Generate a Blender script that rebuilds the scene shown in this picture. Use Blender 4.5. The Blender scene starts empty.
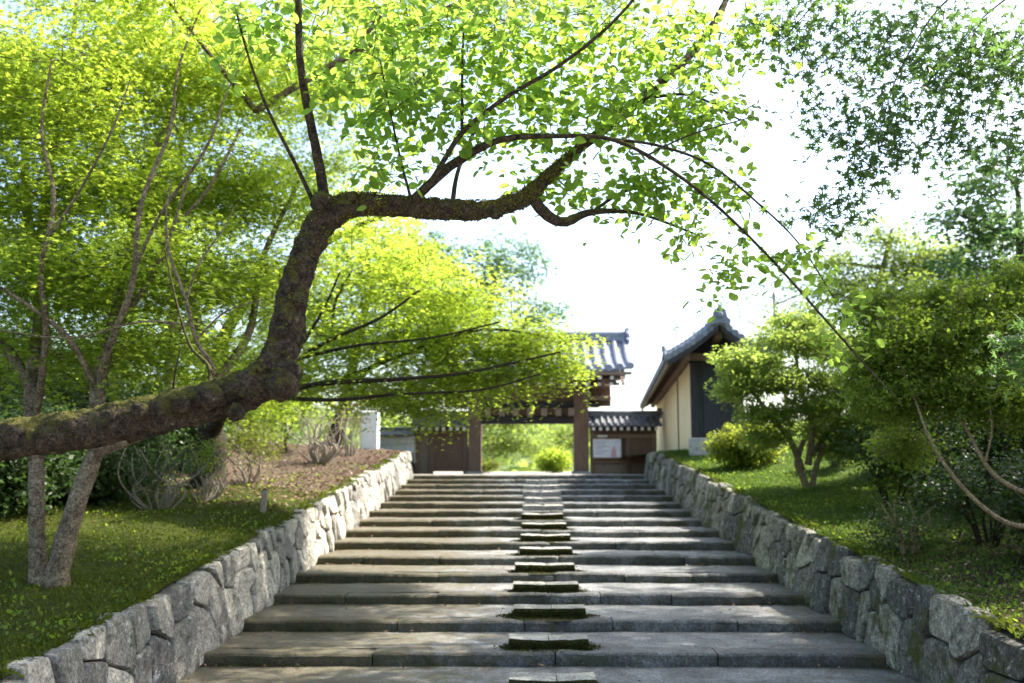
import bpy, math, random
import numpy as np
from mathutils import Vector, Matrix, noise as mnoise

random.seed(7)
rng = np.random.default_rng(11)
R = math.radians
scene = bpy.context.scene
col = scene.collection

# ------------------------------------------------------------------ camera
FPX, CX, CY = 995.0, 512.0, 341.5
PITCH, YAW = math.atan(129.5 / FPX), math.atan(8 / FPX)
cam_d = bpy.data.cameras.new("camera")
cam = bpy.data.objects.new("camera", cam_d)
col.objects.link(cam)
cam.location = (0, 0, 0)
cam.rotation_euler = (math.pi / 2 + PITCH, 0, YAW)
cam_d.sensor_width = 36.0
cam_d.lens = 36.0 * FPX / 1024
cam_d.clip_start = 0.05
cam_d.clip_end = 3000
cam_d.dof.use_dof = True
cam_d.dof.focus_distance = 6.8
cam_d.dof.aperture_fstop = 1.9
scene.camera = cam
CAMROT = cam.rotation_euler.to_matrix()

# ------------------------------------------------------------------ light
SUN_EL, SUN_AZ = R(50), R(68)          # azimuth from +Y towards +X
SUN_DIR = Vector((math.sin(SUN_AZ) * math.cos(SUN_EL), math.cos(SUN_AZ) * math.cos(SUN_EL), math.sin(SUN_EL)))
world = bpy.data.worlds.new("World")
scene.world = world
world.use_nodes = True
wn = world.node_tree
bg = wn.nodes["Background"]
sky = wn.nodes.new("ShaderNodeTexSky")
sky.sky_type = 'NISHITA'
sky.sun_disc = False
sky.sun_elevation = SUN_EL
sky.sun_rotation = SUN_AZ
sky.air_density = 1.0
sky.dust_density = 3.0
sky.ozone_density = 1.0
wn.links.new(sky.outputs[0], bg.inputs[0])
bg.inputs[1].default_value = 0.15
sun_d = bpy.data.lights.new("sun", 'SUN')
sun_d.energy = 4.6
sun_d.angle = R(0.5)
sun_d.color = (1.0, 0.94, 0.83)
sun = bpy.data.objects.new("sun", sun_d)
col.objects.link(sun)
sun.location = SUN_DIR * 60
sun.rotation_euler = SUN_DIR.to_track_quat('Z', 'Y').to_euler()
vs = scene.view_settings
vs.view_transform = 'Standard'
vs.look = 'None'
vs.gamma = 1
vs.use_curve_mapping = False
vs.exposure = 1.85
cy = scene.cycles
cy.use_denoising = True
cy.max_bounces = 7
cy.diffuse_bounces = 4
cy.transmission_bounces = 6
cy.glossy_bounces = 2
cy.sample_clamp_indirect = 8
cy.caustics_reflective = False
cy.caustics_refractive = False


# ------------------------------------------------------------------ helpers
def at(px, py, Y):
    """the world point that stands Y metres ahead on the ray of a place in the picture"""
    d = CAMROT @ Vector(((px - CX) / FPX, -(py - CY) / FPX, -1))
    return d * (Y / d.y)


def tag(o, label=None, cat=None, group=None, kind=None):
    if label: o["label"] = label
    if cat: o["category"] = cat
    if group: o["group"] = group
    if kind: o["kind"] = kind
    return o


def empty(name, loc, label=None, cat=None, group=None, rz=0):
    o = bpy.data.objects.new(name, None)
    o.empty_display_size = 0.3
    col.objects.link(o)
    o.location = loc
    o.rotation_euler = (0, 0, rz)
    return tag(o, label, cat, group)


class MB:
    """collects polygons for one mesh"""
    def __init__(s):
        s.v, s.f, s.m, s.t = [], [], [], []

    def add(s, verts, faces, mi=0, tint=0.5):
        b = len(s.v)
        s.v += [tuple(p) for p in verts]
        s.f += [tuple(i + b for i in f) for f in faces]
        s.m += [mi] * len(faces)
        s.t += [tint] * len(verts)

    def box(s, x0, x1, y0, y1, z0, z1, mi=0, tint=0.5, bev=0.0, jit=0.0, M=None):
        if bev <= 0:
            vs_ = [(x, y, z) for z in (z0, z1) for y in (y0, y1) for x in (x0, x1)]
            fs = [(0, 2, 3, 1), (4, 5, 7, 6), (0, 1, 5, 4), (2, 6, 7, 3), (0, 4, 6, 2), (1, 3, 7, 5)]
        else:
            # chamfered block: 24 points
            vs_, idx = [], {}
            lim = ((x0, x1), (y0, y1), (z0, z1))
            for cx in (0, 1):
                for cy_ in (0, 1):
                    for cz in (0, 1):
                        c = (cx, cy_, cz)
                        for ax in range(3):
                            p = []
                            for k in range(3):
                                e = lim[k][c[k]]
                                if k != ax:
                                    e += bev if c[k] == 0 else -bev
                                p.append(e)
                            idx[(c, ax)] = len(vs_)
                            vs_.append(tuple(p))
            fs = []
            for ax in range(3):
                o1, o2 = [k for k in range(3) if k != ax]
                for sd in (0, 1):
                    q = []
                    for a, b in ((0, 0), (1, 0), (1, 1), (0, 1)):
                        c = [0, 0, 0]; c[ax] = sd; c[o1] = a; c[o2] = b
                        q.append(idx[(tuple(c), ax)])
                    fs.append(tuple(q))
            for ax in range(3):
                o1, o2 = [k for k in range(3) if k != ax]
                for a in (0, 1):
                    for b in (0, 1):
                        c0 = [0, 0, 0]; c0[o1] = a; c0[o2] = b
                        c1 = list(c0); c1[ax] = 1
                        fs.append((idx[(tuple(c0), o1)], idx[(tuple(c0), o2)], idx[(tuple(c1), o2)], idx[(tuple(c1), o1)]))
            for cx in (0, 1):
                for cy_ in (0, 1):
                    for cz in (0, 1):
                        fs.append(tuple(idx[((cx, cy_, cz), ax)] for ax in range(3)))
        if jit:
            vs_ = [tuple(c + random.uniform(-jit, jit) for c in p) for p in vs_]
        if M is not None:
            vs_ = [tuple(M @ Vector(p)) for p in vs_]
        s.add(vs_, fs, mi, tint)

    def tube(s, pts, rad, sides=8, mi=0, tint=0.5, rough=0.0, cap=True):
        pts = [Vector(p) for p in pts]
        n = len(pts)
        if not hasattr(rad, '__len__'): rad = [rad] * n
        T = []
        for i in range(n):
            t = pts[min(i + 1, n - 1)] - pts[max(i - 1, 0)]
            T.append(t.normalized() if t.length > 1e-9 else Vector((0, 0, 1)))
        ref = Vector((0, 0, 1)) if abs(T[0].z) < .9 else Vector((1, 0, 0))
        nrm = (ref - T[0] * ref.dot(T[0])).normalized()
        vs_ = []
        for i in range(n):
            nrm = nrm - T[i] * nrm.dot(T[i])
            nrm = nrm.normalized() if nrm.length > 1e-6 else T[i].orthogonal().normalized()
            b = T[i].cross(nrm)
            for k in range(sides):
                a = 2 * math.pi * k / sides
                d = nrm * math.cos(a) + b * math.sin(a)
                r = rad[i]
                if rough:
                    p = pts[i] + d * r
                    r *= 1 + rough * (mnoise.noise(p * 5.0 / max(rad[0] * 4, .15)) * .8 + mnoise.noise(p * 16) * .6 + mnoise.noise(p * 38) * .7)
                vs_.append(pts[i] + d * r)
        fs = []
        for i in range(n - 1):
            for k in range(sides):
                k2 = (k + 1) % sides
                fs.append((i * sides + k, i * sides + k2, (i + 1) * sides + k2, (i + 1) * sides + k))
        if cap:
            fs.append(tuple(range(sides - 1, -1, -1)))
            fs.append(tuple((n - 1) * sides + k for k in range(sides)))
        s.add(vs_, fs, mi, tint)

    def build(s, name, mats, parent=None, base=None, smooth=False):
        if not isinstance(mats, (list, tuple)): mats = [mats]
        me = bpy.data.meshes.new(name)
        v = s.v
        if base is not None:
            bx, by, bz = base
            v = [(p[0] - bx, p[1] - by, p[2] - bz) for p in v]
        me.from_pydata(v, [], s.f)
        for m in mats: me.materials.append(m)
        if len(mats) > 1: me.polygons.foreach_set("material_index", s.m)
        at_ = me.attributes.new("tint", 'FLOAT', 'POINT')
        at_.data.foreach_set("value", np.array(s.t, dtype=np.float32))
        if smooth: me.polygons.foreach_set("use_smooth", [True] * len(s.f))
        me.update()
        o = bpy.data.objects.new(name, me)
        col.objects.link(o)
        if parent is not None: o.parent = parent
        return o


def np_mesh(name, verts, sizes, loops, mat, parent=None, tint=None, smooth=False, midx=None):
    me = bpy.data.meshes.new(name)
    me.vertices.add(len(verts))
    me.vertices.foreach_set("co", np.ascontiguousarray(verts, dtype=np.float32).ravel())
    me.loops.add(len(loops))
    me.loops.foreach_set("vertex_index", np.ascontiguousarray(loops, dtype=np.int32))
    me.polygons.add(len(sizes))
    starts = np.concatenate([[0], np.cumsum(sizes)[:-1]]).astype(np.int32)
    me.polygons.foreach_set("loop_start", starts)
    if tint is not None:
        a = me.attributes.new("tint", 'FLOAT', 'POINT')
        a.data.foreach_set("value", np.ascontiguousarray(tint, dtype=np.float32))
    if smooth: me.polygons.foreach_set("use_smooth", np.ones(len(sizes), dtype=bool))
    me.update(calc_edges=True)
    if not isinstance(mat, (list, tuple)): mat = [mat]
    for m in mat: me.materials.append(m)
    if midx is not None: me.polygons.foreach_set("material_index", np.ascontiguousarray(midx, dtype=np.int32))
    o = bpy.data.objects.new(name, me)
    col.objects.link(o)
    if parent is not None: o.parent = parent
    return o


def spline(pts, vals, sub=6):
    """Catmull-Rom through points and their radii"""
    P = [np.array(p, dtype=float) for p in pts]
    n = len(P)
    out, rv = [], []
    for i in range(n - 1):
        p0, p1, p2, p3 = P[max(i - 1, 0)], P[i], P[i + 1], P[min(i + 2, n - 1)]
        for k in range(sub):
            t = k / sub
            out.append(.5 * (2 * p1 + (p2 - p0) * t + (2 * p0 - 5 * p1 + 4 * p2 - p3) * t * t + (3 * p1 - p0 - 3 * p2 + p3) * t ** 3))
            rv.append(vals[i] * (1 - t) + vals[i + 1] * t)
    out.append(P[-1]); rv.append(vals[-1])
    return out, rv


# ------------------------------------------------------------------ materials
def new_mat(name):
    m = bpy.data.materials.new(name)
    m.use_nodes = True
    nt = m.node_tree
    p = nt.nodes["Principled BSDF"]
    return m, nt, p


def nd(nt, typ, **kw):
    n = nt.nodes.new(typ)
    for k, v in kw.items():
        if k.startswith("in_"):
            key = k[3:]
            n.inputs[int(key) if key.isdigit() else key].default_value = v
        else:
            setattr(n, k, v)
    return n


def ramp(nt, src, stops):
    r = nt.nodes.new("ShaderNodeValToRGB")
    el = r.color_ramp.elements
    while len(el) < len(stops): el.new(0.5)
    for e, (p, c) in zip(el, stops):
        e.position = p
        e.color = (*c, 1) if len(c) == 3 else c
    nt.links.new(src, r.inputs[0])
    return r.outputs[0]


def g(v): return (v, v, v)


def mixc(nt, fac, a, b, mode='MIX'):
    m = nt.nodes.new("ShaderNodeMix")
    m.data_type = 'RGBA'
    m.blend_type = mode
    for i, x in ((0, fac), (6, a), (7, b)):
        if hasattr(x, 'links') or isinstance(x, bpy.types.NodeSocket): nt.links.new(x, m.inputs[i])
        elif i == 0: m.inputs[0].default_value = x
        else: m.inputs[i].default_value = (*x, 1)
    return m.outputs[2]


def coords(nt):
    return nd(nt, "ShaderNodeNewGeometry").outputs["Position"]


def noise_t(nt, vec, scale, detail=6, rough=.6, dist=0.0):
    n = nd(nt, "ShaderNodeTexNoise", in_Scale=scale, in_Detail=detail, in_Roughness=rough, in_Distortion=dist)
    nt.links.new(vec, n.inputs["Vector"])
    return n.outputs["Fac"]


def bump(nt, p, h, strength=.5, dist=.02, prev=None):
    b = nd(nt, "ShaderNodeBump", in_Strength=strength, in_Distance=dist)
    nt.links.new(h, b.inputs["Height"])
    if prev is not None: nt.links.new(prev, b.inputs["Normal"])
    nt.links.new(b.outputs[0], p.inputs["Normal"])
    return b.outputs[0]


def math_n(nt, op, a, b=None):
    m = nd(nt, "ShaderNodeMath", operation=op)
    for i, x in enumerate((a, b)):
        if x is None: continue
        if isinstance(x, bpy.types.NodeSocket): nt.links.new(x, m.inputs[i])
        else: m.inputs[i].default_value = x
    return m.outputs[0]


def tint_attr(nt):
    return nd(nt, "ShaderNodeAttribute", attribute_name="tint").outputs["Fac"]


def leaf_mat(name, dark, light, trans, tr_mix=.5, spec=.35, rough=.45):
    m, nt, p = new_mat(name)
    t = tint_attr(nt)
    c = ramp(nt, t, [(0.0, dark), (1.0, light)])
    nt.links.new(c, p.inputs["Base Color"])
    p.inputs["Roughness"].default_value = rough
    p.inputs["Specular IOR Level"].default_value = spec
    tr = nd(nt, "ShaderNodeBsdfTranslucent")
    c2 = ramp(nt, t, [(0.0, tuple(x * .7 for x in trans)), (1.0, trans)])
    nt.links.new(c2, tr.inputs[0])
    mx = nd(nt, "ShaderNodeMixShader", in_0=tr_mix)
    nt.links.new(p.outputs[0], mx.inputs[1])
    nt.links.new(tr.outputs[0], mx.inputs[2])
    nt.links.new(mx.outputs[0], nt.nodes["Material Output"].inputs[0])
    return m


def bark_mat(name, dark, light, moss=None, moss_amt=.5, lichen=0.0, scale=1.0, bstr=.9):
    m, nt, p = new_mat(name)
    pos = coords(nt)
    a = noise_t(nt, pos, 16 * scale, 10, .72, .6)
    b = noise_t(nt, pos, 75 * scale, 6, .75)
    c = ramp(nt, a, [(.36, dark), (.62, light)])
    c = mixc(nt, .8, c, ramp(nt, b, [(.40, g(.25)), (.60, g(1.8))]), 'MULTIPLY')
    if lichen:
        l = ramp(nt, noise_t(nt, pos, 22 * scale, 8, .78), [(.64 - lichen * .1, g(0)), (.68, g(1))])
        c = mixc(nt, math_n(nt, 'MULTIPLY', l, .7), c, (.27, .28, .23))
    h = a
    if moss:
        up = nd(nt, "ShaderNodeSeparateXYZ")
        nt.links.new(nd(nt, "ShaderNodeNewGeometry").outputs["Normal"], up.inputs[0])
        mn = math_n(nt, 'ADD', math_n(nt, 'MULTIPLY', noise_t(nt, pos, 7, 4, .6), .5), math_n(nt, 'MULTIPLY', noise_t(nt, pos, 34, 8, .8), .5))
        k = math_n(nt, 'ADD', math_n(nt, 'MULTIPLY', up.outputs[2], .13), mn)
        k = ramp(nt, k, [(.70 - moss_amt * .3, g(0)), (.78 - moss_amt * .3, g(1))])
        mc = ramp(nt, noise_t(nt, pos, 90, 4, .7), [(.36, tuple(x * .35 for x in moss)), (.64, moss)])
        c = mixc(nt, k, c, mc)
        h = math_n(nt, 'ADD', a, math_n(nt, 'MULTIPLY', k, .35))
    nt.links.new(c, p.inputs["Base Color"])
    p.inputs["Roughness"].default_value = .9
    p.inputs["Specular IOR Level"].default_value = .15
    n1 = bump(nt, p, h, bstr, .05)
    bump(nt, p, b, bstr, .02, n1)
    return m


def stone_mat(name, dark, mid, light, moss_amt=.4, lichen=.5, moss=(.05, .075, .012)):
    m, nt, p = new_mat(name)
    pos = coords(nt)
    t = tint_attr(nt)
    a = noise_t(nt, pos, 8.5, 10, .75, .15)
    b = noise_t(nt, pos, 38, 6, .75)
    c = ramp(nt, a, [(.34, dark), (.46, mid), (.66, light)])
    c = mixc(nt, 1.0, c, ramp(nt, t, [(0, (.42, .42, .44)), (1, (1.6, 1.55, 1.44))]), 'MULTIPLY')
    c = mixc(nt, .85, c, ramp(nt, b, [(.37, g(.35)), (.63, g(1.55))]), 'MULTIPLY')
    l = ramp(nt, noise_t(nt, pos, 10, 8, .75, .8), [(.64 - lichen * .12, g(0)), (.7 - lichen * .1, g(1))])
    c = mixc(nt, math_n(nt, 'MULTIPLY', l, .8), c, (.5, .51, .48))
    k = ramp(nt, noise_t(nt, pos, 1.7, 9, .72), [(.66 - moss_amt * .2, g(0)), (.76 - moss_amt * .2, g(1))])
    c = mixc(nt, k, c, ramp(nt, b, [(.3, tuple(x * .5 for x in moss)), (.7, moss)]))
    nt.links.new(c, p.inputs["Base Color"])
    p.inputs["Roughness"].default_value = .88
    p.inputs["Specular IOR Level"].default_value = .25
    n1 = bump(nt, p, a, .8, .05)
    bump(nt, p, b, .7, .012, n1)
    return m


def tread_mat(name, base_dark, base_light, moss_left=True, front=False):
    m, nt, p = new_mat(name)
    pos = coords(nt)
    a = noise_t(nt, pos, 2.2, 9, .7)
    b = noise_t(nt, pos, 34, 7, .8)
    c = ramp(nt, a, [(.38, base_dark), (.62, base_light)])
    c = mixc(nt, 1.0, c, ramp(nt, tint_attr(nt), [(0, g(.72)), (1, g(1.3))]), 'MULTIPLY')
    c = mixc(nt, 1.0, c, ramp(nt, b, [(.38, g(.35)), (.62, g(1.6))]), 'MULTIPLY')
    c = mixc(nt, .8, c, ramp(nt, noise_t(nt, pos, .9, 8, .75, .6), [(.36, g(.6)), (.62, g(1.3))]), 'MULTIPLY')
    v = nd(nt, "ShaderNodeTexVoronoi", in_Scale=23.0)
    nt.links.new(pos, v.inputs["Vector"])
    sp = ramp(nt, v.outputs["Distance"], [(.05, g(1)), (.16, g(0))])
    c = mixc(nt, math_n(nt, 'MULTIPLY', sp, .55), c, (.32, .30, .25))
    # moss and brown stains that grow at the damp left side and along the risers
    xyz = nd(nt, "ShaderNodeSeparateXYZ")
    nt.links.new(pos, xyz.inputs[0])
    mr = nd(nt, "ShaderNodeMapRange", in_1=-3.5, in_2=.9, in_3=.44, in_4=-.04)
    nt.links.new(xyz.outputs[0], mr.inputs[0])
    mr2 = nd(nt, "ShaderNodeMapRange", in_1=2.6, in_2=3.9, in_3=0.0, in_4=.2)
    nt.links.new(xyz.outputs[0], mr2.inputs[0])
    k = math_n(nt, 'ADD', math_n(nt, 'ADD', mr.outputs[0], mr2.outputs[0]), noise_t(nt, pos, 3.0, 9, .75))
    k = ramp(nt, k, [(.53, g(0)), (.72, g(1))])
    mossc = ramp(nt, noise_t(nt, pos, 9, 6, .7), [(.38, (.055, .038, .018)), (.5, (.10, .072, .028)), (.62, (.055, .062, .014))])
    c = mixc(nt, math_n(nt, 'MULTIPLY', k, .75), c, mossc)
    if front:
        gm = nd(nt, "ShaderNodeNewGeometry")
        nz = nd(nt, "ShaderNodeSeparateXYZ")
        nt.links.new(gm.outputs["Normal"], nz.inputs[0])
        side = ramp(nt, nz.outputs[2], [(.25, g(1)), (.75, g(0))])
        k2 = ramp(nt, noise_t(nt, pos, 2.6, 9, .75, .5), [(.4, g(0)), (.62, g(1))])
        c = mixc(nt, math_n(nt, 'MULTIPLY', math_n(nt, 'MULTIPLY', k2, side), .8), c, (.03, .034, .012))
    nt.links.new(c, p.inputs["Base Color"])
    p.inputs["Roughness"].default_value = .72
    p.inputs["Specular IOR Level"].default_value = .35
    n1 = bump(nt, p, a, .6, .04)
    bump(nt, p, b, .9, .02, n1)
    return m


def simple_mat(name, c0, c1, scale=6, rough=.8, bst=.3, bd=.01, stretch=(1, 1, 1), spec=.3):
    m, nt, p = new_mat(name)
    mp = nd(nt, "ShaderNodeMapping")
    mp.inputs["Scale"].default_value = stretch
    nt.links.new(coords(nt), mp.inputs[0])
    a = noise_t(nt, mp.outputs[0], scale, 8, .65)
    b = noise_t(nt, mp.outputs[0], scale * 7, 4, .6)
    c = ramp(nt, a, [(.3, c0), (.7, c1)])
    c = mixc(nt, .5, c, ramp(nt, b, [(.3, g(.65)), (.7, g(1.3))]), 'MULTIPLY')
    nt.links.new(c, p.inputs["Base Color"])
    p.inputs["Roughness"].default_value = rough
    p.inputs["Specular IOR Level"].default_value = spec
    bump(nt, p, b, bst, bd)
    return m


def soil_mat(name, moss_lo, moss_hi, soil_lo, soil_hi, y0, y1):
    """green moss that gives way to bare litter-covered soil further up the slope"""
    m, nt, p = new_mat(name)
    pos = coords(nt)
    a = noise_t(nt, pos, 1.6, 8, .7)
    b = noise_t(nt, pos, 26, 7, .75)
    gr = ramp(nt, b, [(.3, moss_lo), (.7, moss_hi)])
    gr = mixc(nt, .8, gr, ramp(nt, a, [(.3, g(.55)), (.7, g(1.35))]), 'MULTIPLY')
    so = ramp(nt, b, [(.28, soil_lo), (.72, soil_hi)])
    xyz = nd(nt, "ShaderNodeSeparateXYZ")
    nt.links.new(pos, xyz.inputs[0])
    mr = nd(nt, "ShaderNodeMapRange", in_1=y0, in_2=y1, in_3=-.35, in_4=.35)
    nt.links.new(xyz.outputs[1], mr.inputs[0])
    mx_ = nd(nt, "ShaderNodeMapRange", in_1=-10.5, in_2=-6.5, in_3=-.4 if y1 > y0 else 0.0, in_4=0.0)
    nt.links.new(xyz.outputs[0], mx_.inputs[0])
    k = ramp(nt, math_n(nt, 'ADD', math_n(nt, 'ADD', mr.outputs[0], mx_.outputs[0]), noise_t(nt, pos, .9, 8, .7)), [(.44, g(0)), (.58, g(1))])
    c = mixc(nt, k, gr, so)
    nt.links.new(c, p.inputs["Base Color"])
    p.inputs["Roughness"].default_value = .95
    p.inputs["Specular IOR Level"].default_value = .1
    n1 = bump(nt, p, a, .6, .1)
    bump(nt, p, b, 1.0, .04, n1)
    return m


def plaster_mat(name, c0, c1):
    m, nt, p = new_mat(name)
    pos = coords(nt)
    c = ramp(nt, noise_t(nt, pos, 1.3, 8, .7), [(.3, c0), (.7, c1)])
    st = noise_t(nt, pos, 3.5, 9, .8, .5)
    c = mixc(nt, ramp(nt, st, [(.62, g(0)), (.8, g(.5))]), c, tuple(x * .55 for x in c0))
    nt.links.new(c, p.inputs["Base Color"])
    p.inputs["Roughness"].default_value = .9
    bump(nt, p, noise_t(nt, pos, 50, 4), .2, .005)
    return m


M = {}
M['cherry_leaf'] = leaf_mat("cherry_leaf", (.055, .105, .016), (.08, .15, .022), (.44, .66, .09), .63, .22)
M['maple_leaf'] = leaf_mat("maple_leaf", (.06, .115, .018), (.11, .175, .024), (.53, .67, .07), .67, .18)
M['maple_deep'] = leaf_mat("maple_deep", (.04, .085, .012), (.075, .13, .014), (.26, .40, .028), .5, .25)
M['maple_near'] = leaf_mat("maple_near", (.04, .085, .025), (.075, .125, .03), (.18, .32, .075), .48, .3)
M['shrub_leaf'] = leaf_mat("shrub_leaf", (.05, .09, .016), (.125, .175, .024), (.34, .48, .05), .54, .25)
M['azalea_leaf'] = leaf_mat("azalea_leaf", (.05, .075, .012), (.13, .16, .016), (.3, .36, .03), .4, .3)
M['pine_leaf'] = leaf_mat("pine_leaf", (.085, .125, .03), (.15, .20, .045), (.42, .56, .10), .6, .2)
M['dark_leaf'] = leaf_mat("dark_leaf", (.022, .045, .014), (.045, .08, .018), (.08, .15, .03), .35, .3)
M['far_leaf'] = leaf_mat("far_leaf", (.06, .10, .025), (.12, .165, .04), (.36, .48, .08), .55, .2)
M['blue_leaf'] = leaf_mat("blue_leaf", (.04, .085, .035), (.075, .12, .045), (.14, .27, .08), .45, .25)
M['grass'] = leaf_mat("grass", (.03, .05, .007), (.09, .105, .012), (.14, .18, .015), .4, .12)
M['moss_leaf'] = leaf_mat("moss_leaf", (.05, .048, .010), (.21, .20, .042), (.18, .18, .03), .3, .1)
M['step_moss'] = leaf_mat("step_moss", (.02, .022, .006), (.07, .072, .014), (.06, .07, .012), .2, .1)
M['grass_fresh'] = leaf_mat("grass_fresh", (.03, .062, .012), (.085, .14, .024), (.16, .26, .03), .42, .12)
M['azalea_bright'] = leaf_mat("azalea_bright", (.06, .09, .014), (.16, .20, .02), (.44, .52, .05), .5, .25)
M['cherry_bark'] = bark_mat("cherry_bark", (.014, .011, .008), (.095, .073, .050), (.155, .145, .035), .62, .4)
M['cherry_twig'] = bark_mat("cherry_twig", (.03, .016, .014), (.09, .055, .045), None, 0, 0, 2.0, .5)
M['maple_bark'] = bark_mat("maple_bark", (.09, .066, .04), (.27, .215, .14), (.10, .10, .03), .3, .4, .6)
M['dark_bark'] = bark_mat("dark_bark", (.02, .015, .011), (.07, .052, .038), (.06, .06, .015), .2, .1)
M['twig'] = bark_mat("twig", (.035, .026, .018), (.10, .08, .055), None, 0, 0, 2.0, .4)
M['pale_twig'] = bark_mat("pale_twig", (.16, .13, .10), (.36, .32, .26), None, 0, 0, 2.0, .4)
M['stem'] = bark_mat("stem", (.12, .09, .05), (.26, .21, .12), (.10, .11, .03), .15, .2, 1.0, .5)
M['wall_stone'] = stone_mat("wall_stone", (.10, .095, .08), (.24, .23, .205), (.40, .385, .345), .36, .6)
M['wall_stone_shade'] = stone_mat("wall_stone_shade_mossy", (.05, .048, .038), (.135, .13, .11), (.31, .30, .26), .72, .6, (.075, .085, .016))  # mossier copy of wall_stone, the shade on this wall darkened into its tones
M['joint'] = simple_mat("joint_earth", (.02, .02, .014), (.05, .045, .03), 12, .95, .6)
M['edging'] = tread_mat("edging_stone", (.06, .061, .058), (.15, .151, .148), front=True)
M['tread'] = tread_mat("tread_paving", (.115, .117, .118), (.225, .227, .228))
M['midstone'] = stone_mat("middle_stone", (.12, .12, .11), (.22, .22, .21), (.33, .33, .32), .0, .3)
M['moss'] = simple_mat("moss", (.016, .017, .007), (.06, .06, .016), 22, .98, 1.0, .02)
M['bank_left'] = soil_mat("bank_left", (.018, .03, .006), (.075, .085, .012), (.04, .029, .02), (.14, .105, .078), 16.5, 22)
M['bank_right'] = soil_mat("bank_right", (.03, .055, .010), (.08, .125, .02), (.02, .016, .008), (.06, .045, .024), 16, 10.5)
M['gravel'] = simple_mat("gravel", (.22, .20, .17), (.36, .33, .29), 9, .95, .6, .02)
M['wood'] = simple_mat("aged_wood", (.12, .075, .05), (.25, .165, .115), 5, .8, .5, .01, (7, 7, .5))
M['wood_pale'] = simple_mat("weathered_wood", (.16, .115, .08), (.30, .235, .17), 5, .85, .5, .01, (7, 7, .5))
M['wood_dark'] = simple_mat("dark_wood", (.018, .017, .02), (.05, .045, .045), 5, .75, .5, .01, (6, 6, .4))
M['wood_brown'] = simple_mat("brown_wood", (.10, .062, .040), (.215, .138, .092), 5, .8, .5, .01, (7, 7, .5))
M['white_paint'] = simple_mat("white_paint", (.66, .64, .6), (.8, .79, .76), 5, .8, .1)
M['plaster'] = plaster_mat("white_plaster", (.62, .62, .61), (.78, .78, .77))
M['cream'] = plaster_mat("cream_plaster", (.68, .555, .33), (.80, .68, .44))
M['tile'] = simple_mat("roof_tile", (.12, .135, .17), (.27, .295, .35), 3.5, .62, .3, .01, (1, 1, 1), .35)
M['tile_dark'] = simple_mat("roof_tile_dark", (.08, .085, .095), (.19, .20, .22), 4, .65, .3, .01, (1, 1, 1), .3)
M['plinth'] = stone_mat("plinth_stone", (.2, .2, .19), (.34, .34, .33), (.44, .44, .43), .0, .4)
M['paper'] = simple_mat("paper", (.68, .70, .74), (.78, .79, .82), 2, .7, .05)
M['pink'] = simple_mat("pink_print", (.62, .36, .40), (.72, .46, .5), 7, .7, .05)
M['metal'] = simple_mat("grey_metal", (.2, .2, .2), (.34, .34, .34), 9, .5, .1)
M['litter'] = leaf_mat("litter", (.07, .035, .02), (.24, .155, .10), (.1, .05, .02), .15, .2)
M['hill'] = simple_mat("hill_green", (.05, .085, .03), (.13, .17, .06), .12, .95, 1.0, .6)


# ------------------------------------------------------------------ terrain
STEP_R, STEP_T, D1, H1 = .1295, 1.484, 11.0, -1.933
XL, XR = -3.45, 3.95
LAND_Y, LAND_Z = D1 + 14 * STEP_T, H1 + 14 * STEP_R     # nosing of the topmost step
def nose(k): return D1 + (k - 1) * STEP_T, H1 + (k - 1) * STEP_R
def stair_z(y): return min(max(H1 + (y - D1) / STEP_T * STEP_R, H1 - 2 * STEP_R), LAND_Z)
def bank_top_l(y): return -1.23 + .084 * (min(max(y, 3.0), 32.5) - 9.76)
def bank_top_r(y): return -1.08 + .0902 * (min(max(y, 3.0), 29.8) - 11.6)


def fbm(x, y, s):
    return mnoise.noise(Vector((x * s, y * s, 3.1))) + .5 * mnoise.noise(Vector((x * s * 2.3, y * s * 2.3, 7.7)))


def bank_l(x, y):
    d = max(0.0, -3.78 - x)
    return bank_top_l(y) + .005 + .05 * min(d, 14) + .13 * max(0, d - 5.5) + .17 * fbm(x, y, .35) * min(d, 1.5) / 1.5 + .035 * fbm(x, y, 1.7) * min(1, d * 3)


def bank_r(x, y):
    d = max(0.0, x - 4.28)
    return bank_top_r(y) + .0 + .085 * min(d, 12) + .22 * max(0, d - 2.2) * min(1, max(0, (30 - y) / 8)) + .10 * fbm(x + 40, y, .4) * min(d, 1.5) / 1.5 + .035 * fbm(x, y, 1.7) * min(1, d * 3)


def grid_sheet(name, xs, ys, zf, mat, kind="structure"):
    xs, ys = list(xs), list(ys)
    v = np.array([(x, y, zf(x, y)) for y in ys for x in xs])
    nx, ny = len(xs), len(ys)
    i = np.arange((ny - 1) * (nx - 1))
    r, c = i // (nx - 1), i % (nx - 1)
    a = r * nx + c
    q = np.stack([a, a + 1, a + nx + 1, a + nx], 1)
    o = np_mesh(name, v, np.full(len(q), 4), q.ravel(), mat, smooth=True)
    return tag(o, kind=kind)


def ground_z(x, y):
    if y < 9.0: z = H1 - 2 * STEP_R - .01
    elif y < LAND_Y + .3: z = stair_z(y) - .34
    else: z = LAND_Z - .006
    return z


gys = [-300, -60, -10, 0, 6, 8.9, 9.1] + [10 + i for i in range(0, 21)] + [31, 31.5, 31.9, 32.05, 32.3, 36, 42, 50, 70, 110, 200, 400, 900]
gxs = [-900, -300, -100, -30, -10, -4, -3, 0, 3, 4.2, 10, 30, 100, 300, 900]
ground = grid_sheet("ground", gxs, gys, ground_z, M['gravel'])


def warp(a, b, n, p=1.0):
    return [a + (b - a) * (i / n) ** p for i in range(n + 1)]


def bl(x, y):
    z = bank_l(x, y)
    if y > 32.2: z = z - (z - LAND_Z + .3) * min(1, (y - 32.2) / .8) * (1 if x > -4.4 else 0)
    return z


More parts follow.
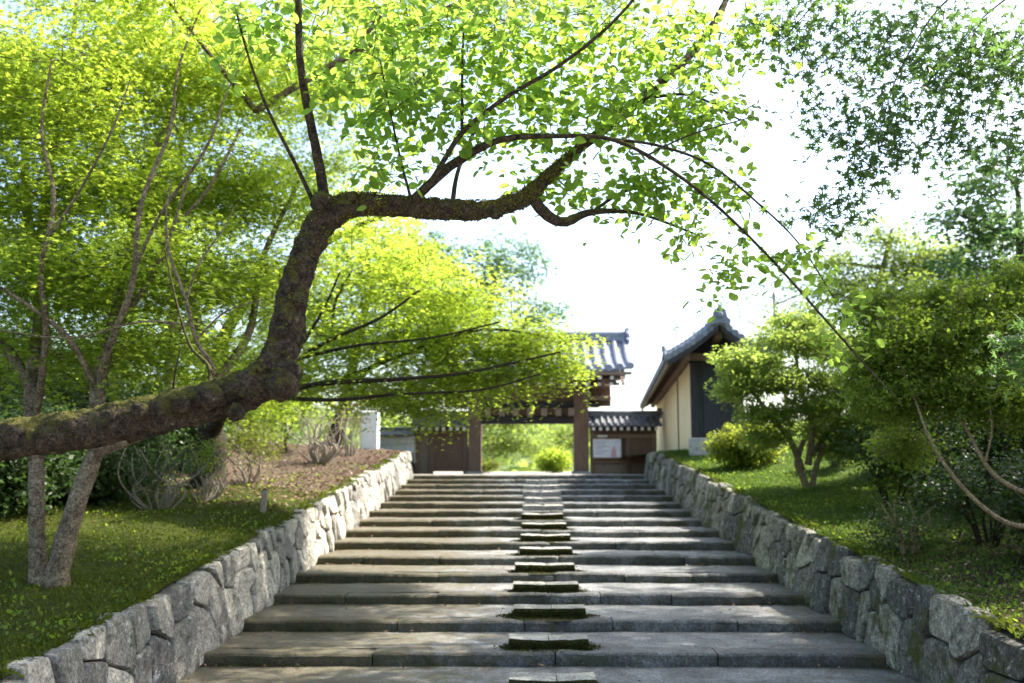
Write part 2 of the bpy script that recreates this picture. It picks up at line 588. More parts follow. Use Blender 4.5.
bank_left = grid_sheet("grass_bank_left", warp(-3.63, -45, 130, 2.2), warp(-4, 45, 150), bl, M['bank_left'])
bank_right = grid_sheet("grass_bank_right", warp(4.13, 48, 130, 2.2), warp(-4, 62, 170), bank_r, M['bank_right'])


# the hills beyond the gate
def hill_z(x, y):
    t = min(1, max(0, (y - 150) / 150))
    t = t * t * (3 - 2 * t)
    return -2 + t * (13.5 + 7 * mnoise.noise(Vector((x * .008, y * .004, 1))) + 2.5 * mnoise.noise(Vector((x * .03, y * .03, 5)))
                     + .06 * max(0, -x - 10) + .05 * max(0, x - 80))


hills = grid_sheet("hills", warp(-420, 420, 90), warp(120, 420, 40), hill_z, M['hill'])


# ------------------------------------------------------------------ staircase
stairs = empty("stone_staircase", (0, D1, H1), "wide shallow grey stone staircase with mossy treads climbing to the temple gate", "staircase")
SB = stairs.location
for k in range(-1, 16):
    y0, z = nose(k)
    y1 = y0 + STEP_T
    mb = MB()
    # tread paving: gently uneven sheet with a body
    nx, ny = 46, 9
    dep = .33
    last = (k == 15)
    yy1 = y1 + .06 if not last else y0 + 2.2
    vs_, fs = [], []
    for j in range(ny + 1):
        for i in range(nx + 1):
            x = XL - .12 + (XR - XL + .24) * i / nx
            y = y0 + dep + (yy1 - y0 - dep) * j / ny
            zz = z - .012 + .012 * fbm(x + 9 * k, y, 1.1) + .006 * fbm(x, y, 4)
            vs_.append((x, y, zz))
    for j in range(ny):
        for i in range(nx):
            a = j * (nx + 1) + i
            fs.append((a, a + 1, a + nx + 2, a + nx + 1))
    mb.add(vs_, fs, 0, .5)
    tread = mb.build("step", M['tread'], stairs, SB, smooth=True)
    # long edging blocks
    x = XL - .1 + random.uniform(0, .3) * 0
    xe = XR + .1
    while x < xe - .01:
        w = random.uniform(.9, 2.3)
        if xe - (x + w) < .6: w = xe - x
        eb = MB()
        n = max(3, int(w / .08))
        dz, dy = random.uniform(-.014, .012), random.uniform(-.03, .03)
        tilt = random.uniform(-.006, .006)
        prof = [(.36, -.20), (.36, -.004), (.05, .002), (.018, -.006), (.0, -.028), (-.004, -.10), (.004, -.20)]
        vs_, fs = [], []
        ends = []
        for i in range(n + 1):
            xx = x + .006 + (w - .012) * i / n
            e = .012 if i in (0, n) else 0
            for (py, pz) in prof:
                q = Vector((xx, y0 + dy + py, z + dz + pz + tilt * (i / n - .5)))
                nz = mnoise.noise(q * 2.3) * .016 + mnoise.noise(q * 7) * .010 + mnoise.noise(q * 17) * .006
                vs_.append((xx, q.y + nz + e, q.z + (nz * .8 if pz > -.15 else 0) - e * .6))
        P = len(prof)
        for i in range(n):
            for j in range(P - 1):
                a = i * P + j
                fs.append((a, a + 1, a + P + 1, a + P))
        fs.append(tuple(range(P - 1, -1, -1)))
        fs.append(tuple(n * P + j for j in range(P)))
        eb.add(vs_, fs, 0, random.random())
        eb.build("edging_stone", M['edging'], tread, SB)
        x += w
# low stones up the middle of the flight: each a half step of two blocks
for k in range(0, 14):
    y0, z = nose(k)
    cx = .30 + .025 * k + random.uniform(-.02, .02)
    w = .86 + random.uniform(-.04, .04) + .008 * k
    ys = y0 + .19
    h = .128
    sp = random.uniform(-.06, .06)
    mb = MB()
    for (xa, xb, sgn) in ((cx - w / 2, cx + sp - .004, 1), (cx + sp + .004, cx + w / 2, -1)):
        n, m_ = 7, 5
        vs_, fs = [], []
        tl = random.uniform(.004, .02) * sgn
        def P_(u, v, top):
            X = xa + (xb - xa) * u; Y = ys + .36 * v
            e = (min(u, 1 - u, v, 1 - v) < 1e-6) * .012
            zz = z + h - tl * (u if sgn > 0 else u - 1) * sgn * 0 - abs(tl) * (u if sgn > 0 else 1 - u) - e
            q = Vector((X, Y, zz))
            zz += mnoise.noise(q * 9) * .008
            if not top: zz = z - .06
            inn = 0 if top else .012
            return (X + (inn if u == 0 else -inn if u == 1 else 0) * -1, Y + (-inn if v == 0 else 0) + mnoise.noise(q * 7) * .008, zz)
        for j in range(m_):
            for i in range(n):
                vs_.append(P_(i / (n - 1), j / (m_ - 1), True))
        for j in range(m_ - 1):
            for i in range(n - 1):
                a = j * n + i
                fs.append((a, a + 1, a + n + 1, a + n))
        mb.add(vs_, fs, 0, random.uniform(.4, .9))
        # mossy sides
        ring = [(i, 0) for i in range(n)] + [(n - 1, j) for j in range(1, m_)] + [(i, m_ - 1) for i in range(n - 2, -1, -1)] + [(0, j) for j in range(m_ - 2, 0, -1)]
        vs_ = []
        for (i, j) in ring:
            vs_.append(P_(i / (n - 1), j / (m_ - 1), True))
        for (i, j) in ring:
            vs_.append(P_(i / (n - 1), j / (m_ - 1), False))
        L = len(ring)
        fs = [(i, L + i, L + (i + 1) % L, (i + 1) % L) for i in range(L)]
        mb.add(vs_, fs, 1 if k < 9 else 0, .5)
    hs = mb.build("half_step_stone", [M['midstone'], M['moss']], stairs, SB)
    if k < 9:
        # moss that creeps over the tread around the stone
        mm = MB()
        n = 26
        ctr = (cx, ys + .2)
        vs_ = [(ctr[0], ctr[1], z + .02)]
        for i in range(n):
            a = 2 * math.pi * i / n
            r = 1 + .35 * mnoise.noise(Vector((math.cos(a) * 2, math.sin(a) * 2, k * 3.3)))
            vs_.append((ctr[0] + math.cos(a) * (w / 2 + .15) * r, ctr[1] + math.sin(a) * .38 * r, z - .012))
        mm.add(vs_, [(0, 1 + i, 1 + (i + 1) % n) for i in range(n)])
        mm.build("moss", M['moss'], hs, SB)


# ------------------------------------------------------------------ rubble retaining walls
def clip(poly, px, py, nx_, ny_):
    out = []
    for i in range(len(poly)):
        a, b = poly[i], poly[(i + 1) % len(poly)]
        da = (a[0] - px) * nx_ + (a[1] - py) * ny_
        db = (b[0] - px) * nx_ + (b[1] - py) * ny_
        if da <= 0: out.append(a)
        if (da <= 0) != (db <= 0):
            t = da / (da - db)
            out.append((a[0] + (b[0] - a[0]) * t, a[1] + (b[1] - a[1]) * t))
    return out


def rubble_wall(name, label, x_base, sgn, ya, yb, topf, mat, cell=.50, seed=1):
    """sgn = direction in which the face looks along X; local u along Y, v up from the stair line"""
    rr = random.Random(seed)
    base = Vector((x_base, ya, stair_z(ya)))
    root = empty(name, base, label, "stone wall")
    sites = []
    u = ya
    while u < yb:
        w = rr.uniform(.28, .72)
        H = topf(u + w / 2) - stair_z(u + w / 2) + .10
        n = rr.choice((2, 2, 2, 3, 3)) if H > .5 else 1
        tot = [rr.uniform(.7, 1.3) for _ in range(n)]
        s = sum(tot); acc = 0
        for h in tot:
            sites.append((u + w / 2 + rr.uniform(-.16, .16), (acc + h / 2) / s * H + rr.uniform(-.05, .05)))
            acc += h
        u += w
    mb = MB()
    for si, (su, sv) in enumerate(sites):
        H = topf(su) - stair_z(su)
        hi = H + rr.uniform(-.05, .06)
        poly = [(su - 1, -.15), (su + 1, -.15), (su + 1, hi), (su - 1, hi)]
        poly = clip(poly, ya, 0, -1, 0); poly = clip(poly, yb, 0, 1, 0)
        for (ou, ov) in sites:
            if (ou, ov) == (su, sv) or abs(ou - su) > 2: continue
            mx, my = (ou + su) / 2, (ov + sv) / 2
            poly = clip(poly, mx, my, ou - su, ov - sv)
            if len(poly) < 3: break
        if len(poly) < 3: continue
        cu = sum(p[0] for p in poly) / len(poly); cv = sum(p[1] for p in poly) / len(poly)
        # resample the outline, knock off its corners, leave a joint
        res = []
        for i in range(len(poly)):
            a, b = poly[i], poly[(i + 1) % len(poly)]
            L = math.hypot(b[0] - a[0], b[1] - a[1])
            m_ = max(1, int(L / .075))
            for q in range(m_):
                res.append((a[0] + (b[0] - a[0]) * q / m_, a[1] + (b[1] - a[1]) * q / m_))
        for _ in range(1):
            res = [((res[i - 1][0] + 2 * res[i][0] + res[(i + 1) % len(res)][0]) / 4, (res[i - 1][1] + 2 * res[i][1] + res[(i + 1) % len(res)][1]) / 4) for i in range(len(res))]
        size = math.sqrt(max(1e-4, abs(sum(res[i - 1][0] * res[i][1] - res[i][0] * res[i - 1][1] for i in range(len(res)))) / 2))
        if size < .06: continue
        bulge = rr.uniform(.035, .07)
        tu, tv = rr.uniform(-.16, .16), rr.uniform(-.14, .10)
        rings = [(1.0, -.08), (1.0, .0), (.985, .5), (.91, .93), (.58, 1.0), (.25, 1.0)]
        vs_, n = [], len(res)
        fj = 1 - .017 / size
        for (sc, dp) in rings:
            for (pu, pv) in res:
                uu, vv = cu + (pu - cu) * sc * fj, cv + (pv - cv) * sc * fj
                q = Vector((uu * 1.0, vv, si * 1.7))
                d = bulge * dp + (tu * (uu - cu) + tv * (vv - cv)) * max(0, dp)
                d += (mnoise.noise(q * 3.2) * .020 + abs(mnoise.noise(q * 9)) * .020 + mnoise.noise(q * 23) * .010) * max(0, dp)
                zz = stair_z(uu) + vv
                xx = x_base - sgn * (.16 * max(vv, 0)) + sgn * (d if dp > 0 else dp * 1.6)
                vs_.append((xx, uu, zz))
        vs_.append((x_base - sgn * .16 * max(cv, 0) + sgn * bulge, cu, stair_z(cu) + cv))
        fs = []
        for r_ in range(len(rings) - 1):
            for i in range(n):
                i2 = (i + 1) % n
                f = (r_ * n + i, r_ * n + i2, (r_ + 1) * n + i2, (r_ + 1) * n + i)
                fs.append(f)
        for i in range(n):
            fs.append(((len(rings) - 1) * n + i, (len(rings) - 1) * n + (i + 1) % n, len(vs_) - 1))
        if sgn < 0: fs = [tuple(reversed(f)) for f in fs]
        mb.add(vs_, fs, 0, rr.random())
    mb.build("stonework", mat, root, base, smooth=False)
    # earth core behind the stones, its top shows between the capping stones
    cb = MB()
    n = 60
    vs_, fs = [], []
    for i in range(n + 1):
        y = ya + (yb - ya) * i / n
        zb, zt = stair_z(y) - .3, topf(y) - .12
        hh = zt - stair_z(y)
        vs_ += [(x_base - sgn * .05, y, zb), (x_base - sgn * (.05 + .16 * hh), y, zt), (x_base - sgn * .75, y, zt - .03), (x_base - sgn * .75, y, zb)]
    for i in range(n):
        for j in range(4):
            a, b = i * 4 + j, i * 4 + (j + 1) % 4
            fs.append((a, b, b + 4, a + 4))
    fs += [(0, 1, 2, 3), (n * 4 + 3, n * 4 + 2, n * 4 + 1, n * 4)]
    cb.add(vs_, fs)
    cb.build("earth_core", M['joint'], root, base)
    return root


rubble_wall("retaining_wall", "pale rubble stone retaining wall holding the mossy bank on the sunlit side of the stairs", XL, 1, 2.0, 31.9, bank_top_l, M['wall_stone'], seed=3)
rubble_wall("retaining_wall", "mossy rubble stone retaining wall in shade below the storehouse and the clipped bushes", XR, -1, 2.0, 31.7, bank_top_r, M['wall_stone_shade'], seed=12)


# ------------------------------------------------------------------ tiled roofs
def gable_roof(parent, base, L, W, ze, zr, sp, rad, curve, mat, M4, thick=.07, ridge_h=.22, ridge_w=.16, courses=7, oni=True, back=True, upturn=0.0):
    """gable roof, ridge along local x (half length L), half width W; M4 puts it in the world. base: parent's place"""
    def prof(t, s, x):      # t: 0 ridge .. 1 eave
        z = zr + (ze - zr) * t - curve * math.sin(math.pi * t)
        z += upturn * max(0, (abs(x) / L) - .6) ** 2 * t * 6
        return (x, s * W * t, z)
    mb = MB()
    N = 10
    for s in ((-1, 1) if back else (-1,)):
        nx = 12
        vs_, fs = [], []
        for i in range(nx + 1):
            x = -L + 2 * L * i / nx
            for j in range(N + 1):
                vs_.append(M4 @ Vector(prof(j / N, s, x)))
        off = len(vs_)
        for i in range(nx + 1):
            x = -L + 2 * L * i / nx
            for j in range(N + 1):
                p = prof(j / N, s, x)
                vs_.append(M4 @ Vector((p[0], p[1], p[2] - thick)))
        for i in range(nx):
            for j in range(N):
                a = i * (N + 1) + j
                fs.append((a, a + 1, a + N + 2, a + N + 1))
                fs.append((off + a, off + a + N + 1, off + a + N + 2, off + a + 1))
            a = i * (N + 1) + N
            fs.append((a, off + a, off + a + N + 1, a + N + 1))
        for i in (0, nx):
            for j in range(N):
                a = i * (N + 1) + j
                fs.append((a, off + a, off + a + 1, a + 1))
        mb.add(vs_, fs, 0, .4)
        n = int(round(2 * L / sp))
        for i in range(n + 1):
            x = -L + rad + (2 * L - 2 * rad) * i / n
            pts, rr_ = [], []
            for j in range(courses * 2 + 1):
                t = j / (courses * 2)
                p = prof(t * 1.015, s, x)
                pts.append(M4 @ Vector((p[0], p[1], p[2] + rad * .35)))
                rr_.append(rad * (1.0 if j % 2 else 1.1))
            mb.tube(pts, rr_, 8, 0, .5)
            # round end tile at the eave
            p = prof(1.015, s, x)
            q = M4 @ Vector((p[0], p[1] - s * .02, p[2] + rad * .3)); q2 = M4 @ Vector((p[0], p[1] + s * .05, p[2] + rad * .3))
            mb.tube([q, q2], rad * 1.4, 10, 0, .7)
    roof = mb.build("tiled_roof", mat, parent, base)
    rb = MB()
    for q, (w, h0, h1) in enumerate(((ridge_w, -.05, ridge_h * .45), (ridge_w * .8, ridge_h * .45, ridge_h * .78))):
        rb.box(-L * 1.0, L * 1.0, -w / 2, w / 2, zr + h0, zr + h1, 0, .4, .015, 0, M4)
    rb.tube([M4 @ Vector((-L - .02, 0, zr + ridge_h * .85)), M4 @ Vector((L + .02, 0, zr + ridge_h * .85))], ridge_w * .42, 10)
    rb.build("ridge", mat, roof, base)
    if oni:
        for s in (-1, 1):
            ob = MB()
            w = ridge_w
            out = [(-1.5, -1.0), (-1.7, -.2), (-1.15, .3), (-1.0, 1.1), (-.45, 1.75), (0, 2.0), (.45, 1.75), (1.0, 1.1), (1.15, .3), (1.7, -.2), (1.5, -1.0), (.5, -.7), (-.5, -.7)]
            vs_ = [M4 @ Vector((s * (L + d), a * w * .8, zr + .05 + b * w * .75)) for d in (.0, .11) for a, b in out]
            n = len(out)
            fs = [tuple(range(n)), tuple(range(2 * n - 1, n - 1, -1))] + [(i, (i + 1) % n, n + (i + 1) % n, n + i) for i in range(n)]
            ob.add(vs_, fs)
            ob.tube([M4 @ Vector((s * (L + .1), 0, zr + .05 + w * .5)), M4 @ Vector((s * (L + .17), 0, zr + .05 + w * .5))], [w * .5, w * .3], 9)
            ob.tube([M4 @ Vector((s * (L - .05), 0, zr + .02 + w * 1.5)), M4 @ Vector((s * (L + .13), 0, zr + .04 + w * 1.55))], w * .26, 8)
            ob.build("ridge_end_tile", mat, roof, base)
    return roof, prof


# ------------------------------------------------------------------ temple gate
GY = 42.0
gb = Vector((.25, GY, LAND_Z))
gate = empty("temple_gate", gb, "old wooden temple gate with grey tiled gable roof at the head of the stairs", "gate")
def gx(px, Y=GY): return at(px, 471, Y).x
def gz(py, Y=GY): return at(520, py, Y).z
for (xa, xb) in ((gx(468.5), gx(481)), (gx(574), gx(588.5))):
    mb = MB(); mb.box(xa, xb, GY - .28, GY + .28, LAND_Z + .10, gz(384), 0, .5, .02)
    pl = mb.build("pillar", M['wood'], gate, gb)
    mb = MB(); mb.box(xa - .09, xb + .09, GY - .38, GY + .38, LAND_Z - .05, LAND_Z + .10, 0, .6, .02)
    mb.build("pillar_base", M['plinth'], pl, gb)
    xm = (xa + xb) / 2
    mb = MB(); mb.box(xm - .19, xm + .19, GY + 2.3, GY + 2.68, LAND_Z, gz(392), 0, .5, .02)
    mb.build("rear_pillar", M['wood'], gate, gb)
    mb = MB(); mb.box(xm - .11, xm + .11, GY + .29, GY + 2.3, gz(425), gz(416), 0, .5, .015)
    mb.build("tie_beam", M['wood'], gate, gb)
# lintel
mb = MB(); mb.box(gx(462), gx(596), GY - .20, GY + .20, gz(424), gz(416.5), 0, .5, .02)
mb.build("lintel", M['wood_dark'], gate, gb)
mb = MB(); mb.box(gx(458), gx(600), GY - .25, GY + .25, gz(407.5), gz(403), 0, .5, .02)
mb.build("upper_beam", M['wood_dark'], gate, gb)
mb = MB(); mb.box(gx(470), gx(588), GY + .02, GY + .08, gz(416.5), gz(380), 0, .5)
mb.build("board_panel", M['wood_brown'], gate, gb)
# joists with white painted ends over the lintel
for px in (488, 502, 516, 530, 544, 558, 571):
    mb = MB(); x = gx(px)
    mb.box(x - .12, x + .12, GY - .62, GY + 1.2, gz(418) + .06, gz(409), 0, .5, .012)
    mb.box(x - .125, x + .125, GY - .635, GY - .62, gz(418) + .055, gz(409) + .005, 1, .5)
    mb.build("joist", [M['wood'], M['wood_pale']], gate, gb)
# bracket arms at the right and left
for (px, s) in ((594, 1), (463, -1)):
    for (ya_, yb_, w_, x0_, x1_) in ((400.5, 396.5, .22, -.3, .74), (388, 385, .20, -.3, .70)):
        mb = MB(); x = gx(px)
        xs_ = sorted((x + s * x0_, x + s * x1_))
        mb.box(xs_[0], xs_[1], GY - w_, GY + w_, gz(ya_), gz(yb_), 0, .5, .02)
        mb.build("bracket_arm", M['wood_pale'], gate, gb)
    # gable boards above
    mb = MB(); x = gx(px) + s * .25
    zc0, zc1 = gz(404), gz(356)
    vs_ = [(x - .05, GY - 1.2, gz(388)), (x - .05, GY + 1.2, gz(388)), (x - .05, GY, gz(352)), (x + .05, GY - 1.2, gz(388)), (x + .05, GY + 1.2, gz(388)), (x + .05, GY, gz(352))]
    mb.add(vs_, [(0, 1, 2), (5, 4, 3), (0, 3, 4, 1), (1, 4, 5, 2), (2, 5, 3, 0)])
    mb.box(x - .08, x + .08, GY - 2.2, GY + 2.2, gz(389), gz(384), 0, .5, .02)
    mb.build("gable_board", M['wood_brown'], gate, gb)
for (px0_, px1_) in ((589.5, 612), (444, 467)):
    mb = MB(); mb.box(gx(px0_), gx(px1_), GY + .15, GY + .34, gz(406), gz(370), 0, .5, .02)
    mb.build("bracket_block", M['wood_brown'], gate, gb)
# purlin beams under the eaves, rafters
EYF = 2.5                                 # half depth of the roof
ze = gz(369, GY - EYF); zr = gz(341, GY)
RL = (gx(634, GY - EYF) - gx(420, GY - EYF)) / 2
RC = .30
M4 = Matrix.Translation((RC, GY, 0))
roof, rprof = gable_roof(gate, gb, RL, EYF, ze, zr, .44, .105, .22, M['tile'], M4, .10, .34, .30, 8, True, True, .12)
for s in (-1, 1):
    mb = MB(); mb.box(RC - RL + .05, RC + RL - .05, GY + s * (EYF - .04) - .05, GY + s * (EYF - .04) + .05, ze - .235, ze - .105, 0, .5, .012)
    mb.build("eave_board", M['wood_pale'], roof, gb)
    mb = MB(); mb.box(RC - RL + .3, RC + RL - .3, GY + s * 1.35 - .11, GY + s * 1.35 + .11, ze - .28, ze - .03, 0, .5, .015)
    mb.build("purlin", M['wood_brown'], roof, gb)
nr = 17
for i in range(nr):
    x = RC - RL + .35 + (2 * RL - .7) * i / (nr - 1)
    for (yo, dz) in ((EYF - .16, -.33), (EYF - .50, -.56)):
        mb = MB()
        p0 = Vector((x, GY - yo, ze + dz)); p1 = Vector((x, GY - .2, ze + dz + .62 * (yo - .2)))
        vs_ = []
        for p in (p0, p1):
            for (a, b) in ((-.065, -.06), (.065, -.06), (.065, .06), (-.065, .06)):
                vs_.append((p.x + a, p.y, p.z + b))
        mb.add(vs_, [(4, 5, 6, 7), (0, 4, 7, 3), (1, 2, 6, 5), (0, 1, 5, 4), (3, 7, 6, 2)], 0)
        vs2 = [(p0.x + a * 1.1, p0.y - .003, p0.z + b * 1.1) for (a, b) in ((-.065, -.06), (.065, -.06), (.065, .06), (-.065, .06))]
        mb.add(vs2 + [vs_[0], vs_[1], vs_[2], vs_[3]], [(0, 1, 2, 3)], 1)
        mb.build("rafter", [M['wood_brown'], M['white_paint']], roof, gb)


# ------------------------------------------------------------------ wooden side walls of the gate
def side_wall(px0, px1, label, kind):
    x0, x1 = gx(px0), gx(px1)
    b = Vector(((x0 + x1) / 2, GY, LAND_Z))
    root = empty("wooden_wall", b, label, "wall")
    zt = gz(428)
    for x in (x0 + .09, (x0 + x1) / 2 + (0.2 if kind == 'right' else -.42), x1 - .09):
        mb = MB(); mb.box(x - .09, x + .09, GY - .09, GY + .09, LAND_Z - .05, zt, 0, .5, .01)
        mb.build("post", M['wood'], root, b)
    if kind == 'right':
        mb = MB(); mb.box(x0, x1, GY - .11, GY + .11, gz(438) , gz(434), 0, .5, .01); mb.build("rail", M['wood_pale'], root, b)
        mb = MB(); mb.box(x0, x1, GY - .11, GY + .11, gz(463.5), gz(460), 0, .5, .01); mb.build("rail", M['wood'], root, b)
        segs = [(x0, x1, M['wood_brown'], gz(434), zt), (x0, x1, M['wood_brown'], gz(460), gz(438)), (x0, x1, M['wood_pale'], LAND_Z, gz(463.5))]
    else:
        mb = MB(); mb.box(x0, x1, GY - .11, GY + .11, gz(434.5), gz(430.5), 0, .5, .01); mb.build("rail", M['wood'], root, b)
        xm = gx(433)
        segs = [(x0, x1, M['wood_brown'], gz(430.5), zt), (x0, xm, M['wood_pale'], LAND_Z, gz(434.5)), (xm, x1, M['wood_brown'], LAND_Z + .1, gz(434.5))]
    for (a, c, mt, z0, z1) in segs:
        mb = MB()
        n = max(2, int((c - a) / .22))
        for i in range(n):
            xa = a + (c - a) * i / n; xb = a + (c - a) * (i + 1) / n - .002
            mb.box(xa, xb, GY - .03 + random.uniform(0, .008), GY + .03, z0, z1, 0, random.random())
        nm = "door_leaf" if (kind == 'left' and z0 < LAND_Z + .2 and mt is M['wood_brown']) else "board_panel"
        o = mb.build(nm, mt, root, b)
    # small tiled roof with white-tipped rafters
    zr_, ze_ = gz(416.5) , gz(426)
    rf, _ = gable_roof(root, b, (x1 - x0) / 2 + .12, .75, ze_, zr_, .285, .062, .04, M['tile_dark'], Matrix.Translation(((x0 + x1) / 2, GY, 0)), .05, .2, .18, 4, True)
    mb = MB(); mb.box(x0 - .02, x1 + .02, GY - .14, GY + .14, zt + .002, zr_ - .1, 0, .5, .01); mb.build("top_beam", M['wood_brown'], root, b)
    n = int((x1 - x0) / .27)
    for i in range(n):
        x = x0 + .1 + (x1 - x0 - .2) * i / (n - 1)
        mb = MB()
        mb.box(x - .06, x + .06, GY - .70, GY + .6, ze_ - .21, ze_ - .075, 0, .5)
        mb.box(x - .062, x + .062, GY - .712, GY - .702, ze_ - .212, ze_ - .073, 1, .5)
        mb.build("rafter", [M['wood_brown'], M['white_paint']], rf, b)
    return root


side_wall(590.5, 657, "low wooden wall with small tiled roof between the gate and the storehouse", 'right')
side_wall(415, 467.5, "low wooden wall with a plank door and small tiled roof beside the white plaster wall", 'left')

# notice board hung on the wooden wall
zb0, zb1 = gz(459, 41.8), gz(437.5, 41.8)
xb0, xb1 = gx(592, 41.8), gx(622.5, 41.8)
nb = Vector(((xb0 + xb1) / 2, 41.8, zb0))
board = empty("notice_board", nb, "framed white poster board with a pale pink figure, hung beside the gate pillar", "notice board")
mb = MB()
for (a, b_, c, d) in ((xb0, xb1, zb0, zb0 + .06), (xb0, xb1, zb1 - .06, zb1), (xb0, xb0 + .05, zb0 + .06, zb1 - .06), (xb1 - .05, xb1, zb0 + .06, zb1 - .06)):
    mb.box(a, b_, 41.78, 41.86, c, d, 0, .5)
mb.build("frame", M['wood'], board, nb)
mb = MB(); mb.box(xb0 + .05, xb1 - .05, 41.81, 41.85, zb0 + .06, zb1 - .06); mb.build("paper", M['paper'], board, nb)
mb = MB()
cx_, cz_ = xb0 + .72 * (xb1 - xb0), zb0 + .06
for (w, a, b_) in ((.11, .02, .20), (.085, .20, .36), (.05, .37, .46)):
    mb.box(cx_ - w, cx_ + w, 41.804, 41.809, cz_ + a, cz_ + b_, 0, .5)
mb.build("printed_figure", M['pink'], board, nb)
mb = MB()
for q, (u0, u1, v) in enumerate(((.10, .52, .80), (.10, .45, .70), (.10, .55, .58), (.10, .38, .48), (.10, .50, .36), (.10, .42, .24))):
    mb.box(xb0 + u0 * (xb1 - xb0), xb0 + u1 * (xb1 - xb0), 41.804, 41.809, zb0 + v * (zb1 - zb0), zb0 + (v + .025) * (zb1 - zb0), 0, .5)
mb.build("printed_lines", M['metal'], board, nb)
mb = MB(); mb.box(xb0 + .25, xb0 + .65, 41.80, 41.86, zb1 + .012, zb1 + .10); mb.build("name_strip", M['white_paint'], board, nb)


# ------------------------------------------------------------------ white plaster walls at the left
def plaster_wall(x0, x1, y0, y1, z0, z1, label, cap=True):
    b = Vector(((x0 + x1) / 2, (y0 + y1) / 2, z0))
    root = empty("plaster_wall", b, label, "wall")
    mb = MB(); mb.box(x0, x1, y0, y1, z0, z1, 0, .5, .02)
    mb.build("wall_body", M['plaster'], root, b)
    if cap:
        mb = MB()
        mb.box(x0 - .0, x1 + .0, y0 - .10, y1 + .10, z1 - .30, z1 - .26, 0, .5)
        mb.build("plaster_band", M['white_paint'], root, b)
        mb = MB()
        ym, e = (y0 + y1) / 2, .55
        vs_ = []
        for x in (x0 - .05, x1 + .02):
            vs_ += [(x, ym - e, z1 + .0), (x, ym - e, z1 + .07), (x, ym, z1 + .30), (x, ym + e, z1 + .07), (x, ym + e, z1)]
        mb.add(vs_, [(0, 1, 2, 3, 4), (9, 8, 7, 6, 5)] + [(i, (i + 1) % 5, 5 + (i + 1) % 5, 5 + i) for i in range(5)])
        mb.tube([(x0 - .05, ym, z1 + .31), (x1 + .02, ym, z1 + .31)], .09, 8)
        mb.build("tiled_coping", M['tile_dark'], root, b)
    return root


plaster_wall(gx(374), gx(414.3), GY - .2, GY + .2, LAND_Z - .1, gz(436.5), "shaded white plaster wall with dark tiled coping, left of the plank door")
plaster_wall(at(360, 471, 32).x, at(376.8, 471, 32).x, 32.0, 32.55, .2, at(368, 411, 32).z, "bright white plaster wall end standing on the leaf littered bank", cap=False)

# ------------------------------------------------------------------ storehouse at the right
SY = 28.0
pn, pf = at(693, 471, SY), at(657.5, 471, 47.5)
axis = Vector((pf.x - pn.x, pf.y - pn.y, 0))
SLEN = axis.length
ang = math.atan2(axis.y, axis.x)
TH = 1.42                                 # thickness of the building across
sb = Vector((pn.x, pn.y, .40))
store = empty("storehouse", sb, "cream plastered storehouse with dark board end and curved grey tiled roof on the bank", "storehouse", rz=0)
# local frame: u along the long wall (away), w across to the right
ux = Vector((math.cos(ang), math.sin(ang), 0)); wx = Vector((math.sin(ang), -math.cos(ang), 0))
def S(u, w, z): return pn + ux * u + wx * w + Vector((0, 0, z))
MS = Matrix(((ux.x, wx.x, 0, pn.x), (ux.y, wx.y, 0, pn.y), (0, 0, 1, 0), (0, 0, 0, 1)))
zn = at(693, 438, SY).z
zw = 3.05
mb = MB(); mb.box(-.40, .055, -.10, TH + .12, .1, zn - .004, 0, .6, .03, 0, MS); mb.build("plinth", M['plinth'], store, sb)
mb = MB(); mb.box(.06, SLEN, 0, TH, .05, zw + .16, 0, .5, 0, 0, MS); mb.build("plaster_body", M['cream'], store, sb)
for u in (5.0,):
    mb = MB(); mb.box(u, u + .16, -.03, .001, .05, zw, 0, .5, 0, 0, MS)
    mb.build("wall_post", M['wood_dark'], store, sb)
# dark board front: corner posts, door, rails
for w in (0.0, TH - .17):
    mb = MB(); mb.box(-.04, .14, w - .015, w + .185, zn + .002, zw, 0, .5, .01, 0, MS); mb.build("corner_post", M['wood_dark'], store, sb)
mb = MB()
for i in range(7):
    w0 = .19 + (TH - .38) * i / 7
    mb.box(.0 + random.uniform(0, .012), .05, w0, w0 + (TH - .38) / 7 - .006, zn + .002, zw + .9 * 0, 0, random.random(), 0, 0, MS)
mb.build("end_boards", M['wood_dark'], store, sb)
mb = MB(); mb.box(-.03, -.004, .33, .80, zn + .12, zw - .12, 0, .5, .006, 0, MS)
mb.box(-.05, -.031, .33, .80, zn + .12, zn + .2, 0, .5, 0, 0, MS)
mb.box(-.05, -.031, .33, .80, zw - .2, zw - .12, 0, .5, 0, 0, MS)
mb.build("door", simple_mat("blue_black_wood", (.018, .019, .024), (.04, .042, .05), 5, .7, .4, .01, (6, 6, .4)), store, sb)
